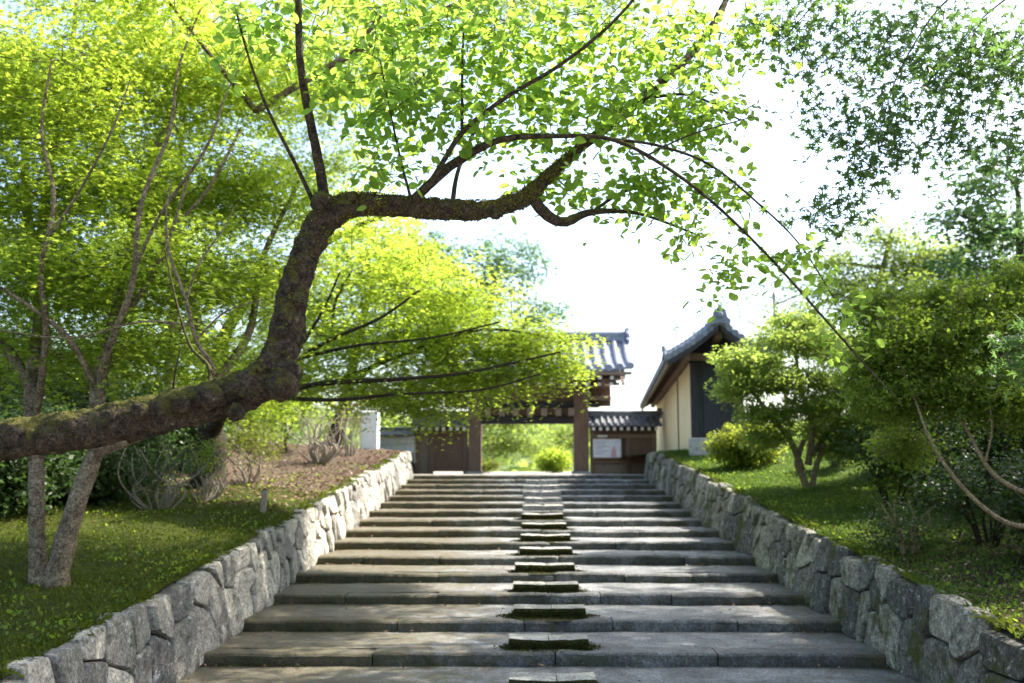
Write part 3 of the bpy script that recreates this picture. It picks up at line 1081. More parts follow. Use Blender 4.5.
# gable triangle
RW = 1.42; RZE, RZR = 3.06, 4.04
mb = MB()
vs_ = [MS @ Vector(p) for p in ((.02, -.3, zw + .0), (.02, TH + .3, zw + .0), (.02, TH / 2, RZR - .12), (.12, -.3, zw), (.12, TH + .3, zw), (.12, TH / 2, RZR - .12))]
mb.add(vs_, [(0, 1, 2), (5, 4, 3), (0, 3, 4, 1), (1, 4, 5, 2), (2, 5, 3, 0)])
mb.build("gable_panel", M['wood_dark'], store, sb)
mb = MB(); mb.box(-.9, SLEN, -.26, -.08, zw - .06, zw + .16, 0, .5, .02, 0, MS); mb.build("eave_beam", M['wood_brown'], store, sb)
mb = MB(); mb.box(-.9, SLEN, TH / 2 - .1, TH / 2 + .1, RZR - .45, RZR - .22, 0, .5, .02, 0, MS); mb.build("ridge_beam", M['wood_brown'], store, sb)
mb = MB(); mb.box(-.35, -.15, -.3, TH + .3, zw + .02, zw + .22, 0, .5, .02, 0, MS); mb.build("cross_beam", M['wood_brown'], store, sb)
OH = 1.15
MR = MS @ Matrix.Translation(((SLEN - OH) / 2, TH / 2, 0))
RLs = (SLEN + OH) / 2
sroof, sprof = gable_roof(store, sb, RLs, RW, RZE, RZR, .27, .085, .075, M['tile'], MR, .07, .30, .22, 6, True)
# barge boards on the verge, with a line of verge tiles above
for s in (-1, 1):
    mb = MB()
    vs_, fs = [], []
    for j in range(9):
        t = .02 + .98 * j / 8
        p = sprof(t, s, -RLs)
        for dx in (-.02, .06):
            for dz in (-.075, -.22):
                vs_.append(MR @ Vector((p[0] + dx, p[1], p[2] + dz)))
    for j in range(8):
        a = j * 4
        fs += [(a, a + 1, a + 5, a + 4), (a + 2, a + 6, a + 7, a + 3), (a, a + 4, a + 6, a + 2), (a + 1, a + 3, a + 7, a + 5)]
    fs += [(0, 2, 3, 1), (32, 33, 35, 34)]
    mb.add(vs_, fs)
    mb.build("barge_board", M['wood_dark'], sroof, sb)
    mb = MB()
    for j in range(9):
        t = .06 + .92 * j / 8
        p = sprof(t, s, -RLs)
        c = MR @ Vector((p[0] - .03, p[1], p[2] + .02)); c2 = MR @ Vector((p[0] + .3, p[1], p[2] + .06))
        mb.tube([c, c2], .088, 9)
    mb.build("verge_tile", M['tile'], sroof, sb)
for s in (-1, 1):
    mb = MB()
    pts, rr_ = [], []
    for j in range(25):
        t = .05 + .99 * j / 24
        p = sprof(t, s, -RLs + .42)
        pts.append(MR @ Vector((p[0], p[1], p[2] + .12)))
        rr_.append(.115 if j % 2 else .10)
    mb.tube(pts, rr_, 9, 0, .5)
    p = sprof(1.04, s, -RLs + .42)
    mb.tube([MR @ Vector((p[0], p[1] - s * .05, p[2] + .13)), MR @ Vector((p[0], p[1] + s * .06, p[2] + .15))], [.16, .14], 10, 0, .7)
    mb.tube([MR @ Vector((p[0], p[1] - s * .02, p[2] + .24)), MR @ Vector((p[0], p[1] + s * .03, p[2] + .40))], [.10, .05], 8, 0, .7)
    mb.build("descending_ridge", M['tile'], sroof, sb)
# rafters and soffit under the left eave
n = 26
for i in range(n):
    u = -RLs + .25 + (2 * RLs - .4) * i / (n - 1)
    mb = MB()
    p0 = sprof(.99, -1, u); p1 = sprof(.45, -1, u)
    vs_ = []
    for p in (p0, p1):
        for (a, b_) in ((-.045, -.17), (.045, -.17), (.045, -.075), (-.045, -.075)):
            vs_.append(MR @ Vector((p[0] + a, p[1], p[2] + b_)))
    mb.add(vs_, [(0, 1, 2, 3), (7, 6, 5, 4), (0, 4, 5, 1), (1, 5, 6, 2), (2, 6, 7, 3), (3, 7, 4, 0)])
    mb.build("rafter", M['wood_brown'], sroof, sb)
mb = MB()
p0 = sprof(1.0, -1, 0)
mb.box(-RLs + .02, RLs, p0[1] + .0, p0[1] + .07, p0[2] - .2, p0[2] - .075, 0, .5, 0, 0, MR)
mb.build("eave_board", M['wood_pale'], sroof, sb)


# ------------------------------------------------------------------ foliage machinery
def star(lobes, inner, spread=150):
    """a maple leaf: pointed lobes of unequal length round the stalk"""
    pts = [(-.06, 0.0)]
    n = lobes
    L = {5: [.62, .9, 1.0, .9, .62], 7: [.42, .72, .94, 1.0, .94, .72, .42]}[n]
    for i in range(n):
        a = R(-spread + 2 * spread * i / (n - 1)) * .82
        if i: 
            am = R(-spread + 2 * spread * (i - .5) / (n - 1)) * .82
            pts.append((.0 + inner * math.cos(am), inner * math.sin(am)))
        pts.append((L[i] * math.cos(a), L[i] * math.sin(a)))
    v = [(x * .6, y * .6, -.10 * (x * x + y * y) * .6) for x, y in pts]
    return np.array(v), [list(range(len(v)))]


def ovate():
    xs = [0, .18, .42, .68, .88, 1.0]
    ws = [0, .24, .33, .27, .12, 0]
    v = [(x, 0, 0) for x in xs]
    a = len(v)
    for x, w in zip(xs[1:-1], ws[1:-1]): v.append((x, w, .09 - .1 * x))
    b = len(v)
    for x, w in zip(xs[1:-1], ws[1:-1]): v.append((x, -w, .09 - .1 * x))
    v = np.array(v); v[:6, 2] -= .12 * np.array(xs) ** 2
    v[:, 0] -= .0
    top = [0] + [5 - 0 - i for i in range(0)] 
    polyL = [0, 1, 2, 3, 4, 5] + [a + 3, a + 2, a + 1, a]
    polyR = [5, 4, 3, 2, 1, 0] + [b, b + 1, b + 2, b + 3]
    return v, [polyL, polyR]


def lance():
    v = np.array([(0, 0, 0), (.4, .2, .02), (1, 0, -.05), (.4, -.2, .02)])
    return v, [[0, 1, 2, 3]]


def tri3():
    v = np.array([(0, 0, 0), (.45, .32, .03), (.8, .1, 0), (1.0, -.05, -.06), (.5, -.3, .03)])
    return v, [[0, 1, 2, 3, 4]]


TPL = {'maple7': star(7, .30), 'maple5': star(5, .33), 'ovate': ovate(), 'lance': lance(), 'small': tri3()}


def unit(a):
    return a / np.maximum(np.linalg.norm(a, axis=1, keepdims=True), 1e-9)


def leaf_mesh(name, pos, axis, nrm, size, tpl, tint, mat, parent, base, twigs=None, twig_mat=None):
    v, polys = TPL[tpl]
    nrm = unit(nrm)
    axis = unit(axis - nrm * np.sum(axis * nrm, 1, keepdims=True))
    lat = np.cross(nrm, axis)
    V = (pos[:, None, :] - np.array(base)[None, None, :] + size[:, None, None] * (
        v[None, :, 0:1] * axis[:, None, :] + v[None, :, 1:2] * lat[:, None, :] + v[None, :, 2:3] * nrm[:, None, :]))
    N, K = len(pos), len(v)
    off = (np.arange(N) * K)[:, None]
    flat = np.concatenate([np.array(p) for p in polys])
    loops = (off + flat[None, :]).ravel()
    sizes = np.tile(np.array([len(p) for p in polys]), N)
    V = V.reshape(-1, 3); tt = np.repeat(tint, K)
    if twigs is None or not twigs.v:
        return np_mesh(name, V, sizes, loops, mat, parent, tt)
    tv = np.array(twigs.v) - np.array(base)
    tf = np.array(twigs.f)
    return np_mesh(name, np.concatenate([V, tv]), np.concatenate([sizes, np.full(len(tf), 4)]), np.concatenate([loops, (tf + len(V)).ravel()]),
                   [mat, twig_mat], parent, np.concatenate([tt, np.full(len(tv), .5)]), False, np.concatenate([np.zeros(len(sizes)), np.ones(len(tf))]))


def tree(name, label, cat, base, trunk, limbs, lobes, leaf, mats, group=None, tw_r=.006, seed=0, spray=.32, per=26, size=.06,
         tilt=.45, tw_sides=4, trunk_sides=12, rough=.12, max_tw=None, droop=.25, flat=.16, tw_mat=None, bark2=None, crown_name="crown", hang=0.0, reach=99.0, sub=7, layered=True):
    """trunk and limbs: lists of (points, radii); lobes: (centre, (rx, ry, rz), sprays). Sprays hang on twigs grown from the limbs."""
    rg = np.random.default_rng(seed + 100)
    base = Vector(base)
    root = empty(name, base, label, cat, group)
    bark, lmat = mats
    nodes = []
    mb = MB()
    for (pts, rad) in trunk:
        P, r_ = spline(pts, rad, sub)
        mb.tube(P, r_, trunk_sides, 0, .5, rough)
        nodes += [p for p, q in zip(P[len(P) // 3:], r_[len(P) // 3:])]
    tr = mb.build("trunk", bark, root, base, smooth=True)
    for (pts, rad) in limbs:
        P, r_ = spline(pts, rad, 7)
        mb = MB()
        mb.tube(P, r_, 8, 0, .5, rough * .6)
        mb.build("branch", bark2 or bark, root, base, smooth=True)
        nodes += P[2:]
    nodes = np.array(nodes)
    C = []
    for (c, rad, n) in lobes:
        c = np.array(c)
        d = rg.normal(size=(n, 3)); d = unit(d)
        rr_ = rg.uniform(0, 1, (n, 1)) ** .45
        # several flat layers inside each lobe
        p = d * rr_
        if layered: p[:, 2] = np.round(p[:, 2] * 2.2 + rg.normal(0, .12, n)) / 2.2 + rg.normal(0, .07, n)
        C.append(c + p * np.array(rad))
    C = np.concatenate(C) if C else np.zeros((0, 3))
    # grow from near to far
    d0 = np.array([np.min(np.sum((nodes - c) ** 2, 1)) for c in C])
    order = np.argsort(d0)
    tw = MB()
    nb_ = np.zeros((len(nodes) + len(C) * 4, 3)); nb_[:len(nodes)] = nodes; nn = len(nodes)
    dirs = np.zeros_like(C)
    keep = np.ones(len(C), bool)
    for i in order:
        c = C[i]
        dd = np.sum((nb_[:nn] - c) ** 2, 1)
        j = int(np.argmin(dd))
        a = nb_[j]
        L = math.sqrt(dd[j])
        if L > reach: keep[i] = False; continue
        mid = (a + c) / 2 + np.array([0, 0, .12 * L]) + rg.normal(0, .07 * L, 3)
        P = [(1 - t) ** 2 * a + 2 * t * (1 - t) * mid + t * t * c for t in (0, .25, .5, .75, 1)]
        r0 = min(tw_r * (1 + L * 1.1), tw_r * 3.0)
        tw.tube(P, [r0, r0 * .85, r0 * .7, r0 * .55, r0 * .35], tw_sides, 0, .5, 0, False)
        nb_[nn:nn + 4] = P[1:]; nn += 4
        dirs[i] = (c - P[3]); 
        if np.linalg.norm(dirs[i]) < 1e-4: dirs[i] = rg.normal(size=3)
    C, dirs = C[keep], dirs[keep]
    dirs[:, 2] *= .5
    dirs = unit(dirs + rg.normal(0, .15, dirs.shape))
    n = len(C)
    side = unit(np.cross(dirs, np.array([0, 0, 1.0])))
    upv = np.cross(side, dirs)
    cnt = rg.integers(int(per * .6), int(per * 1.4) + 1, n)
    idx = np.repeat(np.arange(n), cnt)
    m = len(idx)
    rad = np.sqrt(rg.uniform(0, 1, m)); ang_ = rg.uniform(0, 2 * np.pi, m)
    ss = spray * rg.uniform(.6, 1.3, n)[idx]
    a = rad * np.cos(ang_) * ss * 1.15; b = rad * np.sin(ang_) * ss * .8
    h = rg.normal(0, flat, m) * ss - droop * (a * a + b * b) / ss
    pos = C[idx] + dirs[idx] * a[:, None] + side[idx] * b[:, None] + upv[idx] * h[:, None]
    axis = dirs[idx] * (.6 + a / ss)[:, None] + side[idx] * (b / ss)[:, None] * 1.6 + rg.normal(0, .35, (m, 3)) - np.array([0, 0, hang])
    nrm = np.array([0, 0, 1.0]) + rg.normal(0, tilt, (m, 3)) + dirs[idx] * .2
    sz = size * rg.uniform(.65, 1.25, m)
    tint = np.clip(rg.normal(.5, .2, m) + np.repeat(rg.normal(0, .18, n), cnt), 0, 1)
    cr = leaf_mesh(crown_name, pos, axis, nrm, sz, leaf, tint, lmat, root, base, tw, tw_mat or bark2 or bark)
    return root


def A(px, py, Y): return tuple(at(px, py, Y))


# ------------------------------------------------------------------ the leaning cherry in front
def pr(px, Y): return px / FPX * Y
CYD = 6.2
trunk_px = [(-140, 585, 6.0, 34), (-105, 520, 6.0, 27), (-50, 455, 6.05, 24), (0, 441, 6.1, 23), (80, 430, 6.1, 22.5), (160, 413, 6.15, 22.5), (225, 398, 6.2, 23), (268, 376, 6.2, 25),
            (284, 340, 6.2, 19.5), (294, 290, 6.2, 17.5), (309, 245, 6.2, 17), (330, 214, 6.2, 17.5), (362, 204, 6.22, 13.5), (420, 208, 6.3, 12), (480, 210, 6.4, 11), (522, 199, 6.5, 10),
            (546, 179, 6.6, 7.5), (580, 148, 6.8, 6.2), (640, 100, 7.0, 6), (690, 55, 7.2, 5), (724, 5, 7.4, 4), (745, -60, 7.6, 3)]
ct = [([A(x, y, Y) for x, y, Y, r in trunk_px], [pr(r * .87, Y) for x, y, Y, r in trunk_px])]
def limb(pts):
    return ([A(x, y, Y) for x, y, Y, r in pts], [pr(r, Y) for x, y, Y, r in pts])
cl = [limb(l) for l in (
    [(326, 210, 6.2, 6), (319, 165, 6.15, 5), (308, 110, 6.05, 4.5), (300, 60, 5.95, 4), (298, -5, 5.85, 3.6), (292, -90, 5.8, 2.5)],
    [(318, 212, 6.2, 2.6), (296, 165, 6.1, 2.0), (268, 110, 6.0, 1.6), (248, 55, 5.9, 1.3), (236, 10, 5.8, 1)],
    [(408, 206, 6.25, 6), (428, 186, 6.2, 5), (455, 163, 6.2, 5), (500, 140, 6.2, 3.6), (560, 136, 6.2, 2.6), (610, 139, 6.2, 2.3), (655, 160, 6.2, 2), (710, 200, 6.15, 1.7), (770, 258, 6.1, 1.4), (830, 325, 6.0, 1.2), (868, 368, 6.0, 1.0), (902, 404, 5.95, .7)],
    [(612, 139, 6.2, 1.8), (660, 146, 6.3, 1.6), (710, 165, 6.4, 1.4), (760, 205, 6.4, 1.1), (800, 245, 6.4, .9), (835, 300, 6.4, .6)],
    [(412, 203, 6.25, 3.4), (432, 180, 6.15, 3), (462, 133, 6.05, 2.6), (505, 98, 6.0, 2.3), (560, 65, 5.9, 2), (610, 25, 5.8, 1.7), (650, -20, 5.7, 1.3)],
    [(462, 133, 6.05, 1.6), (462, 95, 6.1, 1.4), (463, 45, 6.1, 1.2), (466, -10, 6.1, 1)],
    [(452, 207, 6.33, 2.8), (460, 165, 6.5, 2.2), (490, 95, 6.8, 1.8), (508, 40, 7.0, 1.4), (515, -10, 7.1, 1)],
    [(648, 155, 6.2, 1.2), (690, 135, 6.1, 1), (752, 117, 6.0, .6)],
    [(534, 200, 6.5, 6), (548, 216, 6.6, 6), (566, 222, 6.7, 5), (592, 212, 6.9, 3.6), (640, 214, 7.2, 1.8), (700, 236, 7.5, 1)],
    [(592, 212, 6.9, 2), (628, 190, 7.2, 1.6), (680, 180, 7.4, 1)],
    [(412, 203, 6.25, 1.8), (402, 165, 6.1, 1.4), (392, 120, 6.0, 1), (380, 60, 5.9, .7)],
    [(640, 100, 7.0, 2), (690, 95, 6.8, 1.5), (740, 120, 6.6, .9)],
    [(172, 412, 6.15, 1.2), (174, 380, 6.1, 1.0), (180, 350, 6.05, .7)],
    [(205, 410, 6.1, 3), (210, 370, 6.3, 2.2), (190, 345, 6.5, 1.6), (176, 300, 6.7, 1.2), (165, 250, 6.9, .9)],
)]
clobes = []
for (px, py, Y, rx, ry, rz, n) in (
    (330, 25, 6.3, .75, .6, .30, 55), (430, 30, 6.2, .75, .6, .30, 75), (520, 45, 6.3, .65, .6, .30, 75), (600, 55, 6.6, .55, .6, .35, 60), (670, 40, 7.0, .55, .5, .3, 60),
    (440, 110, 6.2, .5, .5, .25, 60), (550, 120, 6.5, .6, .5, .25, 60), (640, 120, 6.8, .5, .5, .25, 55), (700, 110, 6.8, .38, .45, .3, 45), (570, 185, 6.9, .5, .4, .12, 36),
    (650, 190, 7.0, .4, .35, .14, 36), (712, 190, 6.7, .28, .3, .2, 26), (240, 40, 5.9, .35, .3, .25, 22), (380, 90, 6.0, .4, .4, .3, 36), (400, 165, 6.0, .25, .2, .12, 14),
    (750, 35, 7.3, .35, .3, .25, 20), (690, 235, 7.3, .14, .2, .05, 7), (720, 285, 6.2, .06, .12, .10, 4), (790, 262, 6.3, .22, .15, .10, 8), (745, 250, 6.2, .1, .15, .1, 4), (845, 335, 6.05, .10, .1, .08, 5), (850, 300, 6.4, .10, .1, .08, 4), (480, -60, 6.3, 1.6, .8, .3, 60)):
    clobes.append((A(px, py, Y), (rx, ry, rz), int(n * (.80 if n > 10 else 1.3))))
cherry_base = Vector(A(-140, 585, 6.0)); cherry_base.z = bank_l(cherry_base.x, cherry_base.y)
cherry = tree("cherry_tree", "leaning cherry tree whose dark mossy trunk bends up across the stairs, oval leaves overhead", "tree", cherry_base, ct, cl, clobes, 'ovate',
              (M['cherry_bark'], M['cherry_leaf']), tw_r=.0028, seed=1, spray=.19, per=11, size=.070, tilt=.7, trunk_sides=44, rough=.2, sub=20, droop=.3, flat=.3, bark2=M['cherry_bark'], tw_mat=M['cherry_twig'], hang=.35, reach=.6, layered=False)
# cushions of moss that sit on the limb
rg = np.random.default_rng(5)
P_, r_ = spline(ct[0][0], ct[0][1], 24)
P_ = np.array(P_); r_ = np.array(r_)
n = 26000
i_ = rg.integers(30, int(len(P_) * .80), n)
T_ = unit(np.gradient(P_, axis=0))[i_]
d_ = rg.normal(0, 1, (n, 3)); d_ -= T_ * np.sum(d_ * T_, 1, keepdims=True); d_ = unit(d_)
q_ = P_[i_] + d_ * r_[i_][:, None] * .98 + T_ * rg.uniform(-.02, .02, (n, 1))
cl_ = np.array([mnoise.noise(Vector(p) * 7) + .7 * mnoise.noise(Vector(p) * 20) for p in q_])
hx_ = np.clip((P_[i_][:, 0] + 1.6) / .6, 0, 1)        # the level limb carries most of it
k_ = cl_ + d_[:, 2] * .30 + .50 * hx_ > .36
q_, d_ = q_[k_], d_[k_]
n = len(q_)
mo = leaf_mesh("moss", q_, d_ + rg.normal(0, .6, (n, 3)), rg.normal(0, 1, (n, 3)), rg.uniform(.008, .022, n), 'small', np.clip(rg.normal(.5, .3, n), 0, 1), M['moss_leaf'], cherry, cherry_base)
mo["kind"] = "stuff"
# knots and burls on the trunk
for (px, py, Y, r) in ((283, 384, 6.08, 17), (210, 396, 6.0, 13), (180, 402, 6.0, 11), (322, 203, 6.12, 12), (292, 372, 6.1, 11), (140, 411, 6.0, 9), (112, 416, 6.02, 7), (70, 425, 6.0, 8), (236, 412, 6.05, 9), (300, 300, 6.12, 8), (282, 332, 6.1, 7), (352, 198, 6.15, 7), (392, 200, 6.2, 6), (436, 203, 6.3, 6), (496, 214, 6.4, 6)):
    mb = MB(); c = Vector(A(px, py, Y)); rr_ = pr(r, Y)
    nu, nv = 14, 9
    vs_, fs = [], []
    for j in range(nv + 1):
        for i in range(nu):
            a, b = 2 * math.pi * i / nu, math.pi * j / nv
            d = Vector((math.cos(a) * math.sin(b), math.sin(a) * math.sin(b), math.cos(b)))
            q = d * rr_ * (1 + .28 * mnoise.noise(d * 2.2 + c * 7) + .16 * mnoise.noise(d * 6 + c))
            vs_.append(c + q)
    for j in range(nv):
        for i in range(nu):
            fs.append((j * nu + i, (j + 1) * nu + i, (j + 1) * nu + (i + 1) % nu, j * nu + (i + 1) % nu))
    mb.add(vs_, fs)
    mb.build("burl", M['cherry_bark'], cherry, cherry_base, smooth=True)


# ------------------------------------------------------------------ trees on the left bank
def on_l(px, Y):
    p = at(px, 471, Y); return Vector((p.x, Y, bank_l(p.x, Y) - .04))
def on_r(px, Y):
    p = at(px, 471, Y); return Vector((p.x, Y, bank_r(p.x, Y) - .04))

b = on_l(48, 10.3)
lim = [limb(l) for l in (
    [(95, 452, 10.5, 8), (130, 438, 10.8, 7), (168, 420, 11.1, 6), (215, 380, 11.6, 5), (250, 330, 12, 4), (262, 260, 12.4, 3), (300, 180, 12.8, 2)],
    [(100, 440, 10.4, 9), (98, 390, 10.5, 8), (112, 330, 10.8, 7), (128, 270, 11.2, 6), (140, 190, 11.8, 5), (172, 110, 12.3, 4), (190, 40, 12.6, 3), (205, -40, 12.8, 2)],
    [(36, 460, 10.6, 9), (32, 390, 10.8, 8), (40, 320, 11.1, 7), (42, 240, 11.5, 6), (52, 150, 12, 4.5), (70, 60, 12.4, 3), (80, -30, 12.7, 2)],
    [(32, 390, 10.8, 6), (8, 350, 11, 5), (-25, 320, 11.3, 3), (-70, 270, 11.6, 2)],
    [(98, 395, 10.5, 4), (70, 340, 10.2, 3), (20, 300, 9.9, 2), (-30, 270, 9.7, 1.2)],
    [(112, 330, 10.8, 3.5), (150, 280, 10.6, 2.6), (172, 230, 10.4, 2), (190, 170, 10.3, 1.2)],
    [(130, 260, 11.2, 3), (200, 200, 11.2, 2), (240, 130, 11.2, 1.4)],
    [(130, 440, 10.6, 4), (190, 405, 9.8, 3), (213, 372, 9.4, 2.6), (196, 340, 9.3, 2.2), (186, 300, 9.2, 1.9), (170, 255, 9.2, 1.5), (166, 215, 9.2, 1.1), (172, 180, 9.2, .7)],
    [(186, 300, 9.2, 1.4), (200, 262, 9.2, 1.1), (224, 228, 9.2, .8), (236, 205, 9.2, .5)],
    [(192, 325, 9.25, 1.4), (140, 322, 9.1, 1.1), (70, 338, 9.0, .9), (0, 330, 9.0, .6)],
    [(196, 340, 9.3, 1.2), (225, 312, 9.3, .9), (262, 300, 9.3, .6)],
    [(98, 400, 10.45, 4.4), (108, 350, 10.1, 3.6), (132, 285, 9.8, 3.0), (141, 205, 9.7, 2.5), (170, 130, 9.8, 2.0), (178, 70, 9.9, 1.4), (200, 10, 10, 1)],
    [(134, 270, 9.8, 2.2), (160, 215, 9.5, 1.7), (205, 150, 9.2, 1.5), (226, 95, 9.2, 1), (250, 50, 9.2, .6)],
    [(36, 420, 10.7, 4.0), (46, 335, 10.2, 3.2), (41, 270, 10, 2.7), (54, 200, 10, 2.2), (42, 130, 10, 1.7), (52, 60, 10.1, 1.1)],
    [(44, 245, 10, 1.8), (80, 190, 9.7, 1.4), (112, 130, 9.3, 1.1), (130, 80, 9.3, .7)],
)]
trk = [limb([(42, 598, 10.3, 14), (38, 565, 10.35, 8.5), (37, 510, 10.45, 7.8), (36, 460, 10.6, 7.2)]),
       limb([(52, 598, 10.3, 17), (60, 562, 10.3, 11), (76, 505, 10.3, 9.5), (92, 462, 10.4, 8.8), (100, 440, 10.4, 7.5)])]
ml = [(A(px, py, Y), r, n) for (px, py, Y, r, n) in (
    (30, 90, 11, (1.6, 1.2, .7), 190), (130, 60, 12, (1.7, 1.3, .7), 190), (220, 90, 12.5, (1.2, 1.2, .6), 120), (60, 190, 11, (1.6, 1.2, .5), 170), (190, 180, 12, (1.3, 1.2, .5), 130),
    (130, 270, 10.8, (1.5, 1.1, .5), 150), (20, 290, 11, (1.2, 1.2, .5), 90), (230, 280, 12, (1.2, 1.1, .5), 120), (60, 360, 11.5, (1.3, 1.2, .4), 90), (170, 350, 11, (.9, .9, .3), 60), (-80, 180, 11, (1.6, 1.4, 1.2), 160), (270, 200, 12.6, (1.0, 1.0, .5), 80),
    (100, -60, 12, (2.5, 1.5, .7), 150))]
ml = [(c, r, int(n * 1.35)) for c, r, n in ml]
ml += [(c, r, n) for c, r, n in (((-1.2, 12.2, 6.3), (1.7, 1.5, .5), 150), ((.7, 13.5, 7.2), (1.6, 1.5, .5), 140), ((-2.6, 13.5, 5.7), (1.5, 1.4, .5), 130), ((-.6, 10.4, 6.2), (1.5, 1.3, .4), 120), ((1.6, 11.2, 7.0), (1.5, 1.3, .45), 120), ((-3.6, 9.6, 5.0), (1.3, 1.2, .45), 100), ((2.6, 12.4, 7.6), (1.4, 1.4, .4), 130), ((1.6, 14.8, 8.0), (1.5, 1.4, .4), 120), ((.8, 9.6, 6.4), (1.3, 1.2, .4), 120))]  # boughs mostly above the view, added to shade the left bank
lim += [([(-3.4, 12.3, 4.6), (-2.2, 12.4, 5.4), (-.8, 12.4, 6.1), (.6, 12.6, 6.8), (1.6, 12.2, 7.0)], [.05, .045, .035, .025, .012]), ([(-2.2, 12.4, 5.4), (-1.4, 11.4, 5.8), (-.4, 10.5, 6.1)], [.035, .025, .012]), ([(-3.4, 12.3, 4.6), (-3.6, 11, 4.8), (-3.7, 9.8, 4.9)], [.04, .025, .012])]  # limbs that carry the added shading boughs
tree("maple_tree", "maple with forked pale trunks rising from the mossy bank under the cherry", "tree", b, trk, lim, ml, 'maple5', (M['maple_bark'], M['maple_leaf']),
     group=None, tw_r=.005, seed=2, spray=.46, per=46, size=.085, tilt=.30, flat=.07, bark2=M['maple_bark'], tw_mat=M['twig'], reach=2.5)

b = on_l(210, 19.5)
lim = [limb(l) for l in (
    [(212, 432, 19.4, 9), (228, 408, 18.4, 6), (262, 396, 17, 3.6), (320, 384, 15.6, 2.6), (400, 379, 14.9, 2.0), (470, 372, 14.7, 1.5), (560, 352, 14.8, 1)],
    [(240, 403, 17.8, 3.4), (290, 365, 16.2, 2.6), (330, 340, 15.4, 2.0), (380, 318, 15.1, 1.6), (420, 290, 15.1, 1.1)],
    [(300, 358, 16.0, 2.2), (360, 345, 15.1, 1.6), (430, 338, 14.8, 1.2), (500, 322, 14.8, .8)],
    [(290, 365, 16.2, 2.0), (322, 312, 15.5, 1.4), (340, 272, 15.3, .9)],
    [(205, 420, 19.4, 10), (212, 370, 19.4, 8), (240, 310, 19, 6), (300, 260, 18.6, 4), (360, 225, 18.4, 2.5), (430, 200, 18.4, 1.5)],
    [(262, 396, 17, 2.6), (330, 400, 15.3, 2.0), (400, 394, 14.8, 1.5), (480, 390, 14.6, 1.1), (540, 374, 14.7, .8)],
    [(330, 384, 16.6, 2.4), (410, 352, 15.8, 1.8), (480, 330, 15.4, 1.4), (540, 335, 15.3, 1)],
    [(212, 370, 19.4, 6), (190, 300, 19.6, 5), (160, 230, 20, 4), (150, 150, 20, 3)],
    [(330, 340, 17, 2), (336, 300, 16.6, 1.6), (352, 270, 16.4, 1.1)],
)]
trk = [limb([(208, 497, 19.5, 24), (208, 478, 19.5, 17), (212, 450, 19.4, 14), (210, 425, 19.4, 12)])]
ml = [(A(px, py, Y), r, n) for (px, py, Y, r, n) in (
    (300, 300, 17.5, (1.5, 1.3, .6), 130), (390, 275, 17, (1.4, 1.3, .65), 150), (450, 300, 16.5, (1.2, 1.2, .5), 130), (350, 345, 16.5, (1.5, 1.2, .45), 130), (450, 345, 16, (1.5, 1.1, .40), 150),
    (530, 345, 15.8, (1.0, .9, .30), 105), (410, 385, 16, (1.5, 1.1, .24), 105), (300, 385, 16.8, (1.2, 1.1, .26), 70), (490, 378, 15.6, (1.1, .9, .22), 85), (425, 408, 15.8, (.7, .6, .12), 34), (555, 368, 15.6, (.55, .6, .16), 34),
    (240, 350, 18, (1.3, 1.2, .5), 90), (360, 225, 18.5, (1.5, 1.4, .6), 110), (170, 250, 20, (1.8, 1.5, .8), 110), (260, 400, 18.5, (1.0, 1.0, .22), 34))]
ml = [(c, r, int(n * 1.15)) for c, r, n in ml]
tree("maple_tree", "bright yellow green maple with dark trunk, layered boughs hanging before the gate roof", "tree", b, trk, lim, ml, 'maple5', (M['dark_bark'], M['maple_leaf']),
     tw_r=.006, seed=3, spray=.50, per=50, size=.088, tilt=.28, flat=.07, bark2=M['dark_bark'], tw_mat=M['twig'], reach=2.5)

# taller trees further back on the left bank
def far_tree(name, label, base, px_top, Y, lean, lobes, leaf, mats, seed, r0=.16, group=None, spray=.5, per=30, size=.11, **kw):
    tx = base.x
    top = base + (Vector(A(px_top[0], px_top[1], Y)) - base) * .84
    pts = [base + Vector((0, 0, -.1)), base + (top - base) * .3 + Vector((lean * .3, 0, 0)), base + (top - base) * .65 + Vector((-lean * .2, 0, 0)), top]
    trk = [([tuple(p) for p in pts], [r0 * 1.35, r0, r0 * .7, r0 * .25])]
    lim = []
    rr_ = random.Random(seed)
    for (c, rad, n) in lobes:
        c = Vector(c)
        t = min(.92, max(.25, (c.z - .35 * (abs(c.x - base.x) + abs(c.y - base.y)) - base.z) / max(.5, top.z - base.z)))
        P, _ = spline(trk[0][0], trk[0][1], 10)
        s = Vector(P[int(t * (len(P) - 1))])
        mid = (s + c) / 2 + Vector((rr_.uniform(-.2, .2), rr_.uniform(-.2, .2), rr_.uniform(-.1, .25))) * (c - s).length * .5
        lim.append(([tuple(s), tuple(mid), tuple(c)], [r0 * .45, r0 * .3, r0 * .08]))
    return tree(name, label, "tree", base, trk, lim, lobes, leaf, mats, group, seed=seed, spray=spray, per=per, size=size, tw_r=.008, **kw)

def LB(*rows): return [(A(px, py, Y), r, n) for (px, py, Y, r, n) in rows]

